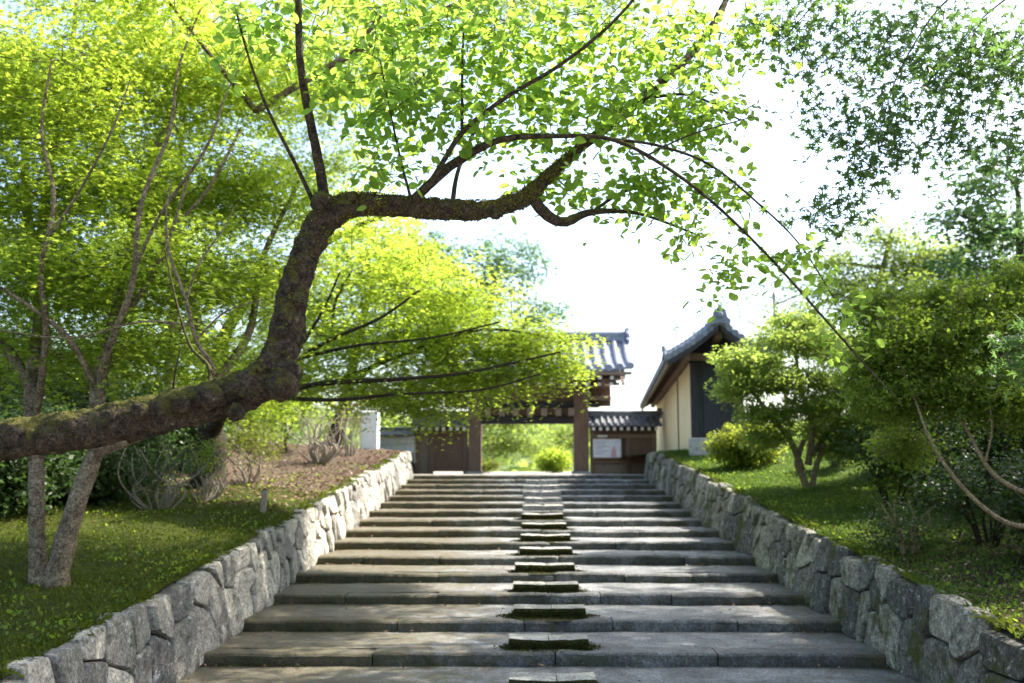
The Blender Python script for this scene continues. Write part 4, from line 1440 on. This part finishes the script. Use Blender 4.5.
far_tree("maple_tree", "tall slender maple behind the dark trunked one, its grey stems slanting up through bright leaves", on_l(160, 24), (192, 20, 24), 24, .3,
         LB((180, 60, 24, (2.6, 2, 1.2), 170), (290, 90, 24.5, (2.4, 2, 1.1), 150), (100, 130, 24, (2.2, 2, 1.1), 120), (330, 170, 24.5, (2.0, 1.8, .9), 110), (200, 200, 24, (2.4, 2, .9), 120), (380, 60, 25, (2.2, 2, 1.2), 110), (130, 290, 24, (2.2, 2, .8), 80), (270, 280, 24.5, (2.0, 1.8, .8), 80)),
         'maple5', (M['maple_bark'], M['maple_leaf']), 4, .13, size=.14, per=42, reach=3.5, bark2=M['twig'])
far_tree("broadleaf_tree", "deep green tree at the back of the bank beyond the slender maple", on_l(40, 30), (20, 60, 30), 30, .4,
         LB((20, 100, 30, (3.6, 3, 2), 150), (-60, 230, 30, (3.2, 3, 2), 120), (60, 280, 30, (3, 3, 1.6), 120), (150, 350, 31, (2.6, 2.4, 1.2), 90), (10, 400, 30, (3, 2.6, 1), 90), (130, 190, 31, (2.6, 2.4, 1.2), 90), (230, 390, 32, (2.2, 2, .9), 70)),
         'small', (M['dark_bark'], M['maple_deep']), 5, .24, size=.2, per=44, spray=.6, reach=4.5)
far_tree("broadleaf_tree", "green tree over the white wall end, behind the hanging maple boughs", on_l(330, 36), (385, 240, 38), 38, .3,
         LB((380, 265, 38, (2.8, 2.4, 1.3), 130), (330, 330, 38, (2.8, 2.4, 1.1), 110), (420, 330, 39, (2.4, 2.2, 1.2), 110), (400, 395, 39.5, (2.2, 1.2, .8), 80), (270, 380, 38, (2.6, 2.2, 1), 80)),
         'small', (M['dark_bark'], M['maple_deep']), 6, .22, size=.2, per=40, spray=.6, reach=4.5)
bb = Vector((gx(470, 52), 52, LAND_Z))
far_tree("broadleaf_tree", "blue green tree showing over the gate roof behind the bright maple", bb, (500, 235, 52), 52, .3,
         LB((500, 265, 52, (3.0, 2.6, 1.7), 150), (450, 300, 52, (2.8, 2.6, 1.6), 120), (535, 320, 52, (1.6, 2.2, 1.3), 80), (420, 250, 53, (2.8, 2.4, 1.6), 110)),
         'small', (M['dark_bark'], M['blue_leaf']), 7, .28, size=.2, spray=.7, reach=5.5)

# ------------------------------------------------------------------ shrubs on the left bank
def shrub(name, label, base, height, width, stems, sprays, leaf, mats, seed, size=.05, per=22, spray=.2, group=None, cat="shrub", low=.35, crown_z=.68, stem_r=.014, curl=.3, tw=.004, tilt=.8, **kw):
    rr_ = random.Random(seed)
    trk, lim = [], []
    for i in range(stems):
        a = rr_.uniform(0, 2 * math.pi); f = rr_.uniform(.25, 1)
        tx, ty = math.cos(a) * width * .42 * f, math.sin(a) * width * .42 * f
        h = height * rr_.uniform(.6, .92)
        s0 = base + Vector((math.cos(a) * .08, math.sin(a) * .08, -.08))
        pts = [s0]
        for q in (.3, .6, 1):
            pts.append(base + Vector((tx * q ** .8 + rr_.uniform(-curl, curl) * width * .2, ty * q ** .8 + rr_.uniform(-curl, curl) * width * .2, h * q)))
        r = stem_r * rr_.uniform(.7, 1.4)
        (trk if i < 1 else lim).append(([tuple(p) for p in pts], [r * 1.3, r, r * .75, r * .35]))
    lobes = []
    nl = max(3, int(width * 3.2))
    for i in range(nl):
        a = 2 * math.pi * (i + rr_.random()) / nl; f = rr_.uniform(.15, .62)
        c = base + Vector((math.cos(a) * width * .5 * f, math.sin(a) * width * .5 * f, height * crown_z * rr_.uniform(.75, 1.12)))
        lobes.append((tuple(c), (width * .27, width * .27, height * (1 - crown_z) * .75), sprays // nl))
    return tree(name, label, cat, base, trk, lim, lobes, leaf, mats, group, seed=seed, spray=spray, per=per, size=size, tw_r=tw, tilt=tilt, trunk_sides=7, rough=.1, droop=.35, flat=.35, **kw)

shrub("leggy_shrub", "leggy shrub with bare grey stems, nearest the forked maple trunks", on_l(160, 16.2), 1.2, 1.7, 20, 130, 'small', (M['pale_twig'], M['dark_leaf']), 21, .045, 12, .16, curl=1.0, tw_mat=M['twig'], stem_r=.012)
shrub("leggy_shrub", "tangled grey stemmed shrub close against the dark maple trunk", on_l(205, 17.5), 1.3, 1.2, 18, 90, 'small', (M['pale_twig'], M['shrub_leaf']), 22, .045, 12, .16, curl=1.0, tw_mat=M['twig'], stem_r=.012)
shrub("leggy_shrub", "sparse yellow green shrub behind the wooden stake", on_l(252, 20.5), 1.5, 1.8, 12, 170, 'small', (M['pale_twig'], M['azalea_leaf']), 23, .055, 12, .2, curl=1.0, tw_mat=M['twig'], stem_r=.014)
shrub("leggy_shrub", "sunlit tangle of bleached bare branches below the white wall end", on_l(318, 25.5), 1.7, 2.6, 34, 36, 'small', (M['pale_twig'], M['azalea_leaf']), 24, .05, 5, .2, tw_mat=M['pale_twig'], stem_r=.016, curl=.6)
shrub("leggy_shrub", "dry brown leaved shrub leaning on the white wall end", on_l(350, 29.5), 1.7, 1.3, 16, 46, 'small', (M['pale_twig'], M['litter']), 25, .06, 10, .22, tw_mat=M['pale_twig'], stem_r=.015, curl=.5)
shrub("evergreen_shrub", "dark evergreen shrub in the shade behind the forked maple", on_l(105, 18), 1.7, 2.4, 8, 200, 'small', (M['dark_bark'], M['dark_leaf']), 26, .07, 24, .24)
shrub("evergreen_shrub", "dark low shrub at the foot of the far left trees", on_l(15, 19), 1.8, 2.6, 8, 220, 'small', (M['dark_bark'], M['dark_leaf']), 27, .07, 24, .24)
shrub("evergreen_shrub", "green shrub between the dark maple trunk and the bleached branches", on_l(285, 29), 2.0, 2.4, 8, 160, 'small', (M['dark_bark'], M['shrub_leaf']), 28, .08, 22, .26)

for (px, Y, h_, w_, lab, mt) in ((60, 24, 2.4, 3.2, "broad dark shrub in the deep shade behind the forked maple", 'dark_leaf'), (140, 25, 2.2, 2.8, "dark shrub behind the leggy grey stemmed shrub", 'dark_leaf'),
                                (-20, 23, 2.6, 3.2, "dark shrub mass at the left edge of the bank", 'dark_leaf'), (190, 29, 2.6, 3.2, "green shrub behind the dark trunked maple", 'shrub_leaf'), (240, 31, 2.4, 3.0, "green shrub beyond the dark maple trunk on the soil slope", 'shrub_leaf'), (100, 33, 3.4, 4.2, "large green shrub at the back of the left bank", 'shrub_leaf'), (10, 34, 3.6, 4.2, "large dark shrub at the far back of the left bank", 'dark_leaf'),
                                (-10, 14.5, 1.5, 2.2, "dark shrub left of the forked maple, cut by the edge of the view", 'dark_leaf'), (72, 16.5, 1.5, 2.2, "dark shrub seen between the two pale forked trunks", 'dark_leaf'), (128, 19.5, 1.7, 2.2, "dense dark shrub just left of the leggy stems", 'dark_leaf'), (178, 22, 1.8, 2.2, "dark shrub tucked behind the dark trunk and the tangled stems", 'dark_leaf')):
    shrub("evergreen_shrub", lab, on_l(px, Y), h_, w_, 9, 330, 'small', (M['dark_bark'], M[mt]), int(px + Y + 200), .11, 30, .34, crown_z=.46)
sp_ = on_l(264, 16.0)
stake = empty("wooden_stake", sp_, "short grey wooden stake standing in the bank behind the sunlit retaining wall", "stake")
mb = MB()
mb.tube([sp_ + Vector((0, 0, -.1)), sp_ + Vector((.01, 0, .2)), sp_ + Vector((.02, .01, .40))], [.05, .047, .043], 9, 0, .5, .1)
mb.build("post", M['pale_twig'], stake, sp_)
mb = MB(); mb.tube([sp_ + Vector((.02, .01, .395)), sp_ + Vector((.021, .01, .43))], [.046, .02], 9); mb.build("cut_top", M['twig'], stake, sp_)

# ------------------------------------------------------------------ right bank
b = on_r(806, 19)
lim = [limb(l) for l in (
    [(802, 470, 19, 3.5), (790, 440, 18.8, 3), (770, 415, 18.6, 2.4), (748, 385, 18.5, 1.6), (735, 360, 18.4, 1)],
    [(808, 465, 19, 3.6), (812, 425, 19, 3), (800, 385, 19, 2.2), (795, 345, 19, 1.3)],
    [(812, 455, 19, 3), (835, 420, 19.2, 2.4), (850, 385, 19.3, 1.6), (862, 350, 19.3, 1)],
    [(815, 450, 19, 2.6), (828, 430, 19.6, 2.2), (834, 400, 20, 1.2)],
)]
trk = [limb([(808, 492, 19, 4.6), (803, 478, 19, 3.4), (797, 462, 19, 2.9), (804, 440, 19, 2.5)]), limb([(812, 492, 19.05, 3.8), (815, 470, 19, 2.8), (824, 445, 19, 2.4)])]
ml = LB((745, 362, 18.4, (.66, .6, .17), 80), (738, 388, 18.4, (.5, .5, .13), 54), (795, 342, 18.8, (.95, .75, .22), 140), (852, 348, 19.2, (.8, .7, .24), 110), (785, 380, 18.4, (.95, .65, .2), 130), (852, 390, 18.8, (.8, .6, .22), 110),
        (765, 415, 18.5, (.55, .5, .17), 70), (858, 425, 18.9, (.7, .5, .22), 90), (800, 322, 19, (.6, .5, .16), 66), (815, 408, 18.5, (.6, .5, .18), 80), (870, 372, 19.3, (.5, .6, .3), 60), (768, 438, 18.6, (.45, .45, .14), 44), (845, 446, 19, (.55, .5, .18), 60), (815, 428, 19.4, (.5, .5, .16), 50))
tree("small_tree", "small layered evergreen tree with twin trunks in front of the storehouse end", "tree", b, trk, lim, ml, 'lance', (M['stem'], M['pine_leaf']), tw_r=.006, seed=31, spray=.25, per=44, size=.085, tilt=.9, droop=.2, flat=.13, bark2=M['stem'], tw_mat=M['twig'], reach=1.5)

shrub("azalea_bush", "clipped azalea bush with yellow green top beside the storehouse plinth", on_r(752, 23.5), 1.2, 1.8, 9, 620, 'small', (M['twig'], M['azalea_bright']), 32, .07, 34, .17, crown_z=.5)
shrub("azalea_bush", "small azalea bush behind the twin trunks of the layered evergreen", on_r(838, 21.5), 1.1, 1.3, 8, 300, 'small', (M['twig'], M['azalea_leaf']), 33, .055, 28, .17, crown_z=.6)
shrub("evergreen_shrub", "dark rounded shrub right of the twin trunked evergreen", on_r(892, 16), 1.6, 1.9, 10, 200, 'small', (M['dark_bark'], M['dark_leaf']), 34, .055, 28, .2, crown_z=.6)
shrub("evergreen_shrub", "low dark shrub with bare twigs under the curved pale stems", on_r(905, 12.3), .75, 1.2, 12, 90, 'small', (M['stem'], M['dark_leaf']), 35, .045, 22, .15, crown_z=.55)
shrub("evergreen_shrub", "shadowed shrub at the edge of the right retaining wall behind the curved stems", on_r(985, 12.6), 1.5, 1.8, 12, 170, 'small', (M['dark_bark'], M['dark_leaf']), 36, .055, 26, .2, crown_z=.55)

for (px, Y, h_, w_, lab) in ((955, 15.5, 2.0, 2.2, "dark evergreen shrub standing behind the pale curved stems"), (1045, 14.5, 2.4, 2.4, "tall dark shrub at the right edge behind the large bush"),
                            (905, 19.5, 2.0, 2.2, "dark shrub between the layered evergreen and the large bush"), (1000, 19.5, 2.6, 2.6, "dark shrub deep in the shade of the right bank"), (1060, 11.2, 1.3, 1.5, "low dark shrub beneath the large bush at the right edge")):
    shrub("evergreen_shrub", lab, on_r(px, Y), h_, w_, 10, 300, 'small', (M['dark_bark'], M['dark_leaf']), int(px + Y), .07, 30, .24, crown_z=.5)

# the big bush with curved stems at the right edge
b = on_r(1070, 10.6)
lim = [limb(l) for l in (
    [(1085, 560, 10.6, 3.96), (1050, 530, 10.4, 3.30), (1010, 524, 10.3, 2.64), (975, 500, 10.3, 2.24), (945, 465, 10.3, 1.85), (928, 435, 10.4, 1.45), (915, 400, 10.6, 1.06), (900, 365, 10.8, 0.66)],
    [(1085, 540, 10.7, 3.96), (1050, 498, 10.6, 3.30), (1018, 490, 10.5, 2.64), (990, 470, 10.5, 2.24), (970, 435, 10.6, 1.85), (952, 400, 10.8, 1.32), (940, 350, 11, 0.79)],
    [(985, 462, 10.5, 1.32), (992, 430, 10.4, 1.06), (990, 395, 10.4, 0.73), (1000, 360, 10.5, 0.53)],
    [(1085, 500, 10.8, 3.96), (1060, 430, 10.9, 3.30), (1030, 380, 11, 2.31), (1000, 320, 11.2, 1.32)],
    [(1085, 480, 10.9, 3.96), (1080, 400, 11.2, 3.30), (1060, 300, 11.6, 2.64), (1040, 220, 12, 1.32)],
)]
trk = [limb([(1090, 640, 10.6, 16), (1088, 590, 10.6, 12), (1085, 540, 10.7, 10), (1084, 480, 10.8, 8)])]
ml = LB((905, 345, 11, (.55, .6, .35), 130), (970, 330, 11, (.6, .7, .4), 150), (1030, 320, 11.2, (.7, .7, .5), 150), (890, 400, 11, (.45, .5, .25), 80), (950, 390, 10.8, (.55, .5, .28), 110), (1015, 400, 10.6, (.55, .6, .3), 100), (880, 310, 11.6, (.5, .5, .28), 70), (950, 300, 11.6, (.5, .6, .22), 60), (1090, 360, 11, (.8, .9, .7), 110), (905, 445, 11.4, (.35, .4, .18), 40), (1020, 285, 11.4, (.6, .6, .25), 80), (870, 375, 11.5, (.35, .4, .25), 60))
ml = [(c, r, int(n * 1.5)) for c, r, n in ml]
tree("large_bush", "large dense bush with long curved pale stems at the right edge", "bush", b, trk, lim, ml, 'small', (M['stem'], M['shrub_leaf']), tw_r=.004, seed=37, spray=.16, per=34, size=.056, tilt=.75, droop=.25, flat=.35, bark2=M['stem'], tw_mat=M['stem'], reach=1.2)

# near maple whose boughs hang in at the top right
b = on_r(1330, 6.6)
lim = [limb(l) for l in (
    [(1300, 60, 6.8, 8.00), (1180, -60, 6.9, 5.60), (1060, -40, 7, 1.80), (960, -10, 7, 1.08), (905, 60, 7, 0.72), (880, 130, 7, 0.50), (860, 200, 7, 0.36)],
    [(1060, -40, 7, 1.35), (980, 20, 7.1, 0.81), (930, 80, 7.1, 0.54), (885, 105, 7.1, 0.36)],
    [(1100, -50, 7, 3.20), (960, -80, 7.2, 1.35), (860, -40, 7.2, 0.90), (800, 20, 7.2, 0.54), (770, 55, 7.2, 0.36)],
    [(1180, -60, 6.9, 4.00), (1080, 20, 6.8, 1.35), (1010, 60, 6.8, 0.81), (985, 120, 6.8, 0.45)],
    [(1290, 80, 6.8, 6.40), (1160, 60, 6.6, 4.00), (1080, 120, 6.5, 1.35), (1020, 175, 6.5, 0.63)],
    [(1310, 250, 6.7, 6.40), (1200, 250, 6.6, 4.00), (1100, 300, 6.6, 2.40), (1030, 340, 6.6, 0.68), (995, 360, 6.6, 0.36)],
)]
trk = [limb([(1330, 760, 6.6, 34), (1325, 620, 6.6, 26), (1320, 400, 6.65, 22), (1310, 200, 6.7, 16), (1300, 60, 6.8, 11)])]
ml = LB((850, 45, 7.1, (.50, .4, .34), 64), (940, 55, 7, (.55, .5, .38), 84), (1005, 60, 6.9, (.4, .5, .42), 70), (790, 20, 7.2, (.3, .3, .18), 26), (880, 120, 7, (.42, .35, .26), 46), (815, 125, 7.1, (.20, .25, .14), 12), (825, 210, 7.1, (.36, .3, .11), 26), (870, 165, 7, (.24, .25, .18), 20), (945, 140, 6.9, (.36, .3, .2), 30), (1005, 140, 6.8, (.25, .3, .22), 24), (985, 195, 6.7, (.25, .3, .1), 10),
        (1020, 350, 6.6, (.22, .25, .16), 22), (1080, 320, 6.6, (.4, .35, .2), 40), (1100, 60, 6.9, (.6, .6, .4), 80), (900, -60, 7, (1.0, .6, .2), 70))
ml = [(c, r, int(n * 1.0)) for c, r, n in ml]
tree("maple_tree", "near maple whose star shaped leaves hang against the white sky, top right", "tree", b, trk, lim, ml, 'maple7', (M['maple_bark'], M['maple_near']), tw_r=.0036, seed=41, spray=.19, per=9, size=.106, tilt=.6, droop=.3, flat=.45, bark2=M['twig'], tw_mat=M['twig'], reach=.9, hang=.3, layered=False)

# trees behind, above the right bank
far_tree("broadleaf_tree", "airy pale green tree behind the storehouse and the layered evergreen", on_r(850, 40), (900, 190, 40), 40, .3,
         LB((905, 260, 40, (1.8, 1.8, 1.0), 110), (850, 285, 40, (2.2, 2, 1.1), 150), (920, 320, 39, (2.2, 2, 1.2), 110), (800, 325, 40, (1.8, 1.8, 1.0), 70), (860, 355, 39, (2.4, 2, 1.1), 100), (770, 365, 42, (1.6, 1.6, .9), 50), (880, 235, 40, (1.5, 1.6, .8), 50), (940, 265, 40, (1.8, 1.6, .9), 130), (990, 240, 40, (1.8, 1.6, 1.0), 90), (900, 300, 39, (2.2, 1.8, 1.0), 130), (830, 262, 40, (1.5, 1.6, .7), 40), (960, 300, 38, (1.8, 1.6, .9), 60)),
         'small', (M['maple_bark'], M['far_leaf']), 51, .2, size=.17, spray=.6, per=24, reach=5)
far_tree("broadleaf_tree", "tree with sparse flat leaf sprays at the right edge above the large bush", on_r(1040, 19), (1015, 150, 19), 19, .3,
         LB((1000, 170, 19, (1.1, 1.0, .4), 44), (960, 215, 19, (.9, 1.0, .25), 36), (1015, 230, 18.5, (1.0, 1.0, .35), 50), (970, 270, 18.5, (1.1, 1.0, .3), 50), (1040, 290, 18, (1.0, 1, .5), 60), (930, 300, 19, (.8, .9, .3), 34)),
         'small', (M['twig'], M['blue_leaf']), 52, .13, size=.12, spray=.38, per=24, reach=4)
far_tree("broadleaf_tree", "deep green tree on the bank right behind the large bush", on_r(980, 17), (960, 340, 17), 17, .2,
         LB((945, 375, 16.5, (.9, .9, .4), 80), (990, 370, 16.5, (1.0, .9, .45), 90), (900, 400, 16, (.8, .8, .45), 80), (970, 410, 16, (1, .9, .5), 100), (870, 355, 17, (.7, .8, .4), 60), (1040, 400, 16, (1, 1, .7), 90), (940, 470, 15.5, (.9, .8, .4), 60)),
         'small', (M['dark_bark'], M['shrub_leaf']), 53, .12, size=.085, spray=.3, per=34, reach=3)
far_tree("broadleaf_tree", "thin bare looking tree far behind the storehouse ridge", on_r(790, 60), (770, 265, 60), 60, .4,
         LB((770, 285, 60, (2.6, 2, 1.5), 60), (722, 308, 60, (2, 2, .9), 30), (690, 330, 60, (1.4, 1.6, .7), 18), (825, 290, 60, (2.4, 2, 1.5), 70)),
         'small', (M['maple_bark'], M['blue_leaf']), 54, .16, size=.2, spray=.7, per=14, reach=5)
# unseen tall tree with overhead boughs, added to shade the lower stairs
far_tree("broadleaf_tree", "unseen tall tree added high on the right bank to shade the stairs", on_r(1300, 15), (1330, -330, 15), 15, .2,
         LB((1180, -160, 15, (2.3, 2.2, 1.2), 150), (1330, -250, 15, (2.5, 2.4, 1.4), 150), (1420, -60, 14.5, (2.4, 2.2, 1.4), 120), (1250, -300, 18, (2.2, 2.2, 1.2), 110)) + [(c, (1.7, 1.7, .55), 105) for c in ((5, 12, 8.0), (7, 13, 8.4), (6.2, 10.4, 7.6), (4.4, 14.6, 8.6), (8, 11, 7.8), (5.6, 16.6, 9.2), (3.4, 10.6, 7.4))],
         'small', (M['dark_bark'], M['maple_deep']), 55, .22, size=.13, spray=.5, per=34, reach=5)


# ------------------------------------------------------------------ beyond the gate
def gnd(px, Y): return Vector((gx(px, Y), Y, LAND_Z - .03))
shrub("azalea_bush", "round yellow green bush seen through the gate opening", gnd(553, 57), 1.45, 2.5, 8, 420, 'small', (M['twig'], M['maple_leaf']), 61, .12, 26, .26, crown_z=.55)
shrub("azalea_bush", "small bush at the foot of the left gate pillar, beyond the opening", gnd(487, 55), .75, 1.3, 6, 80, 'small', (M['twig'], M['azalea_leaf']), 62, .1, 22, .2, crown_z=.55)
far_tree("broadleaf_tree", "pale sunlit tree filling the left of the gate opening", gnd(474, 85), (480, 420, 85), 85, .3,
         LB((505, 420, 85, (3, 2.4, 1.1), 110), (490, 445, 84, (2.6, 2.4, 1), 90), (525, 445, 85, (2.6, 2.4, .9), 90)), 'small', (M['dark_bark'], M['far_leaf']), 63, .2, size=.26, spray=.8, per=24, reach=5)
far_tree("broadleaf_tree", "lower sunlit tree filling the right of the gate opening", gnd(560, 92), (560, 425, 92), 92, .3,
         LB((560, 440, 92, (3, 2.4, 1.0), 90), (585, 430, 93, (2.6, 2.4, 1), 80), (540, 452, 90, (2.6, 2.2, .7), 70)), 'small', (M['dark_bark'], M['far_leaf']), 64, .2, size=.26, spray=.8, per=24, reach=5)
# wooded hillside: reads as one mass
rg = np.random.default_rng(77)
n = 9000
cx_ = rg.uniform(-150, 170, n); cy_ = rg.uniform(170, 330, n)
cz_ = np.array([hill_z(a, b) for a, b in zip(cx_, cy_)])
k = 4
pos = np.repeat(np.stack([cx_, cy_, cz_], 1), k, 0) + rg.normal(0, 1, (n * k, 3)) * np.array([1.3, 1.3, .9]) + np.array([0, 0, 1.0])
pos[:, 2] += np.repeat(np.array([1.6 * mnoise.noise(Vector((a * .16, b * .16, 0))) for a, b in zip(cx_, cy_)]), k)
fo = leaf_mesh("forest", pos, rg.normal(0, 1, (n * k, 3)), np.array([0, -.3, 1]) + rg.normal(0, .7, (n * k, 3)), rg.uniform(1.0, 2.2, n * k), 'small', np.clip(rg.normal(.5, .25, n * k), 0, 1), M['far_leaf'], None, (0, 0, 0))
tag(fo, "wooded green hillside beyond the temple gate", "forest", kind="stuff")


# ------------------------------------------------------------------ grass, moss and litter
def scatter(name, label, cat, n, region, zf, tpl, mat, size, seed, up=1.0, dens=None, lift=0.0, flatten=False):
    rg = np.random.default_rng(seed)
    x0, x1, y0, y1 = region
    x = x0 + (x1 - x0) * rg.uniform(0, 1, n) ** 1.5 if x0 > 0 else x1 - (x1 - x0) * rg.uniform(0, 1, n) ** 1.5
    y = y0 + (y1 - y0) * rg.uniform(0, 1, n) ** 1.25
    keep = np.ones(n, bool)
    if dens is not None:
        keep = np.array([dens(a, b) for a, b in zip(x, y)]) > rg.uniform(0, 1, n)
    x, y = x[keep], y[keep]
    n = len(x)
    z = np.array([zf(a, b) for a, b in zip(x, y)]) + lift
    pos = np.stack([x, y, z], 1)
    if flatten:
        axis = rg.normal(0, 1, (n, 3)); axis[:, 2] *= .15
        nrm = np.array([0, 0, 1.0]) + rg.normal(0, .35, (n, 3))
    else:
        axis = np.array([0, 0, up]) + rg.normal(0, .55, (n, 3))
        nrm = rg.normal(0, 1, (n, 3))
    o = leaf_mesh(name, pos, axis, nrm, size * rg.uniform(.5, 1.4, n), tpl, np.clip(rg.normal(.5, .25, n), 0, 1), mat, None, (0, 0, 0))
    return tag(o, label, cat, kind="stuff")


def dl(x, y):
    return max(0.0, min(1.0, .78 - max(0, y - 13.5) / 6 + .9 * fbm(x, y, .8)))
scatter("grass", "short mossy grass on the shaded left bank", "grass", 110000, (-11, -3.64, 5, 21), bank_l, 'lance', M['grass'], .045, 81, dens=dl)
def dr(x, y):
    return max(0.0, min(1.0, 1.0 - max(0, 13.5 - y) / 5 * .8 - max(0, x - 5.2) * .5 * (y < 16) + .4 * fbm(x, y, .8)))
scatter("grass", "short green grass on the right bank below the storehouse", "grass", 120000, (4.13, 10, 6, 30), bank_r, 'lance', M['grass_fresh'], .05, 82, dens=dr)
def dlit(x, y):
    return max(0.0, min(1.0, (y - 14.5) / 5 + .4 * fbm(x, y, .9)))
scatter("fallen_leaves", "dry brown leaf litter on the upper left bank", "leaves", 16000, (-9, -3.75, 13, 32), bank_l, 'small', M['litter'], .065, 83, dens=dlit, lift=.012, flatten=True)
scatter("fallen_leaves", "scattered brown leaves under the shrubs of the right bank", "leaves", 5000, (4.25, 9, 6, 16), bank_r, 'small', M['litter'], .045, 84, lift=.014, flatten=True)

rg = np.random.default_rng(90)
n = 1500
x = rg.uniform(XL, XR, n); y = rg.uniform(9.7, 30, n)
edge = rg.uniform(0, 1, n) < .5
x = np.where(edge, np.where(rg.uniform(0, 1, n) < .5, XL + np.abs(rg.normal(0, .5, n)), XR - np.abs(rg.normal(0, .6, n))), x)
f = ((y - D1) / STEP_T) % 1
y = np.where(rg.uniform(0, 1, n) < .5, y - f * STEP_T + STEP_T - np.abs(rg.normal(0, .12, n)) - .01, y)
z = np.array([H1 + math.floor((b - D1) / STEP_T) * STEP_R for b in y]) + .012
ax = rg.normal(0, 1, (n, 3)); ax[:, 2] *= .1
o = leaf_mesh("fallen_leaves", np.stack([x, y, z], 1), ax, np.array([0, 0, 1.0]) + rg.normal(0, .25, (n, 3)), .045 * rg.uniform(.4, 1.3, n), 'small', np.clip(rg.normal(.6, .25, n), 0, 1), M['litter'], None, (0, 0, 0))
tag(o, "small dry leaves scattered over the stone steps", "leaves", kind="stuff")

# low weeds among the stones and on the bank
def dweed(x, y): return max(0.0, min(1.0, .25 + .9 * fbm(x + 9, y, .7)))
scatter("undergrowth", "low broad leaved weeds on the left bank among the shrubs", "weeds", 8000, (-10, -3.7, 8, 26), bank_l, 'small', M['shrub_leaf'], .05, 91, up=.5, dens=dweed, lift=.03)
scatter("undergrowth", "low broad leaved weeds in the grass of the right bank", "weeds", 9000, (4.2, 9.5, 7, 27), bank_r, 'small', M['shrub_leaf'], .05, 92, up=.5, dens=dweed, lift=.03)


def tufts(name, label, pos, nrm, mat, size, seed):
    rg = np.random.default_rng(seed)
    n = len(pos)
    o = leaf_mesh(name, pos, nrm + rg.normal(0, .6, (n, 3)), rg.normal(0, 1, (n, 3)), size * rg.uniform(.5, 1.5, n), 'small', np.clip(rg.normal(.45, .28, n), 0, 1), mat, None, (0, 0, 0))
    return tag(o, label, "moss", kind="stuff")


# moss along the foot of each riser, thickest at the damp left, and furring the stones up the middle
rg = np.random.default_rng(93)
P, Nn = [], []
for k in range(0, 13):
    yk, zk = nose(k + 1)
    n = 3600 if k < 8 else 1200
    x = rg.uniform(XL, XR, n)
    amt = np.array([.42 * mnoise.noise(Vector((a * 1.3, k * 3.7, 0))) + .35 * mnoise.noise(Vector((a * 5, k * 5.1, 2))) + .30 * max(0, -a - .5) / 3 + .12 * (a > 3) for a in x])
    ok = amt > rg.uniform(.04, .5, n)
    x, amt = x[ok], amt[ok]
    up_ = rg.uniform(0, 1, len(x)) < .45
    P.append(np.stack([x, np.where(up_, yk - .012, yk - .015 - np.abs(rg.normal(0, .05, len(x)))), np.where(up_, zk - STEP_R + rg.uniform(0, .09, len(x)), zk - STEP_R + .002)], 1))
    Nn.append(np.stack([np.zeros(len(x)), np.where(up_, -1.0, -.2), np.where(up_, .2, 1.0)], 1))
    if k < 9:
        y0, z0 = nose(k)
        cx = .30 + .025 * k; w = .86 + .008 * k
        n = 1500
        x = rg.uniform(cx - w / 2 - .02, cx + w / 2 + .02, n); h_ = rg.uniform(-.01, .088, n)
        P.append(np.stack([x, np.full(n, y0 + .182), z0 + h_], 1)); Nn.append(np.tile([0, -1.0, .2], (n, 1)))
        n = 1100
        a = rg.uniform(0, 2 * np.pi, n); r = 1 + np.abs(rg.normal(0, .16, n))
        x = cx + np.cos(a) * (w / 2 + .03) * r; y = y0 + .34 + np.sin(a) * .24 * r
        ok = (np.abs(x - cx) > w / 2) | (y < y0 + .18)
        ok &= (y > y0 + .03)
        P.append(np.stack([x, y, np.full(n, z0 + .0)], 1)[ok]); Nn.append(np.tile([0, 0, 1.0], (ok.sum(), 1)))
tufts("moss", "dark moss along the feet of the stone risers and around the middle stones", np.concatenate(P), np.concatenate(Nn), M['step_moss'], .020, 94)

# grass and small weeds hanging over the wall heads
rg = np.random.default_rng(95)
P, Nn = [], []
for (sx, xw, zf) in ((1, XL, bank_top_l), (-1, XR, bank_top_r)):
    n = 5200
    y = rg.uniform(5, 30, n)
    ok = np.array([.2 + .9 * mnoise.noise(Vector((b * 1.2, sx * 4.0, 1))) for b in y]) > rg.uniform(0, .8, n)
    y = y[ok]; n = len(y)
    d = rg.uniform(-.02, .16, n)
    z = np.array([zf(b) for b in y]) + .03 - np.maximum(0, -d) * 2 + rg.normal(0, .015, n)
    x = xw - sx * (.14 + d)
    P.append(np.stack([x, y, z], 1)); Nn.append(np.tile([sx * .9, 0, .35], (n, 1)))
P = np.concatenate(P); Nn = np.concatenate(Nn); n = len(P)
o = leaf_mesh("grass", P, Nn + rg.normal(0, .5, (n, 3)), rg.normal(0, 1, (n, 3)), .075 * rg.uniform(.5, 1.5, n), 'lance', np.clip(rg.normal(.5, .25, n), 0, 1), M['grass'], None, (0, 0, 0))
tag(o, "grass blades hanging over the heads of both retaining walls", "grass", kind="stuff")
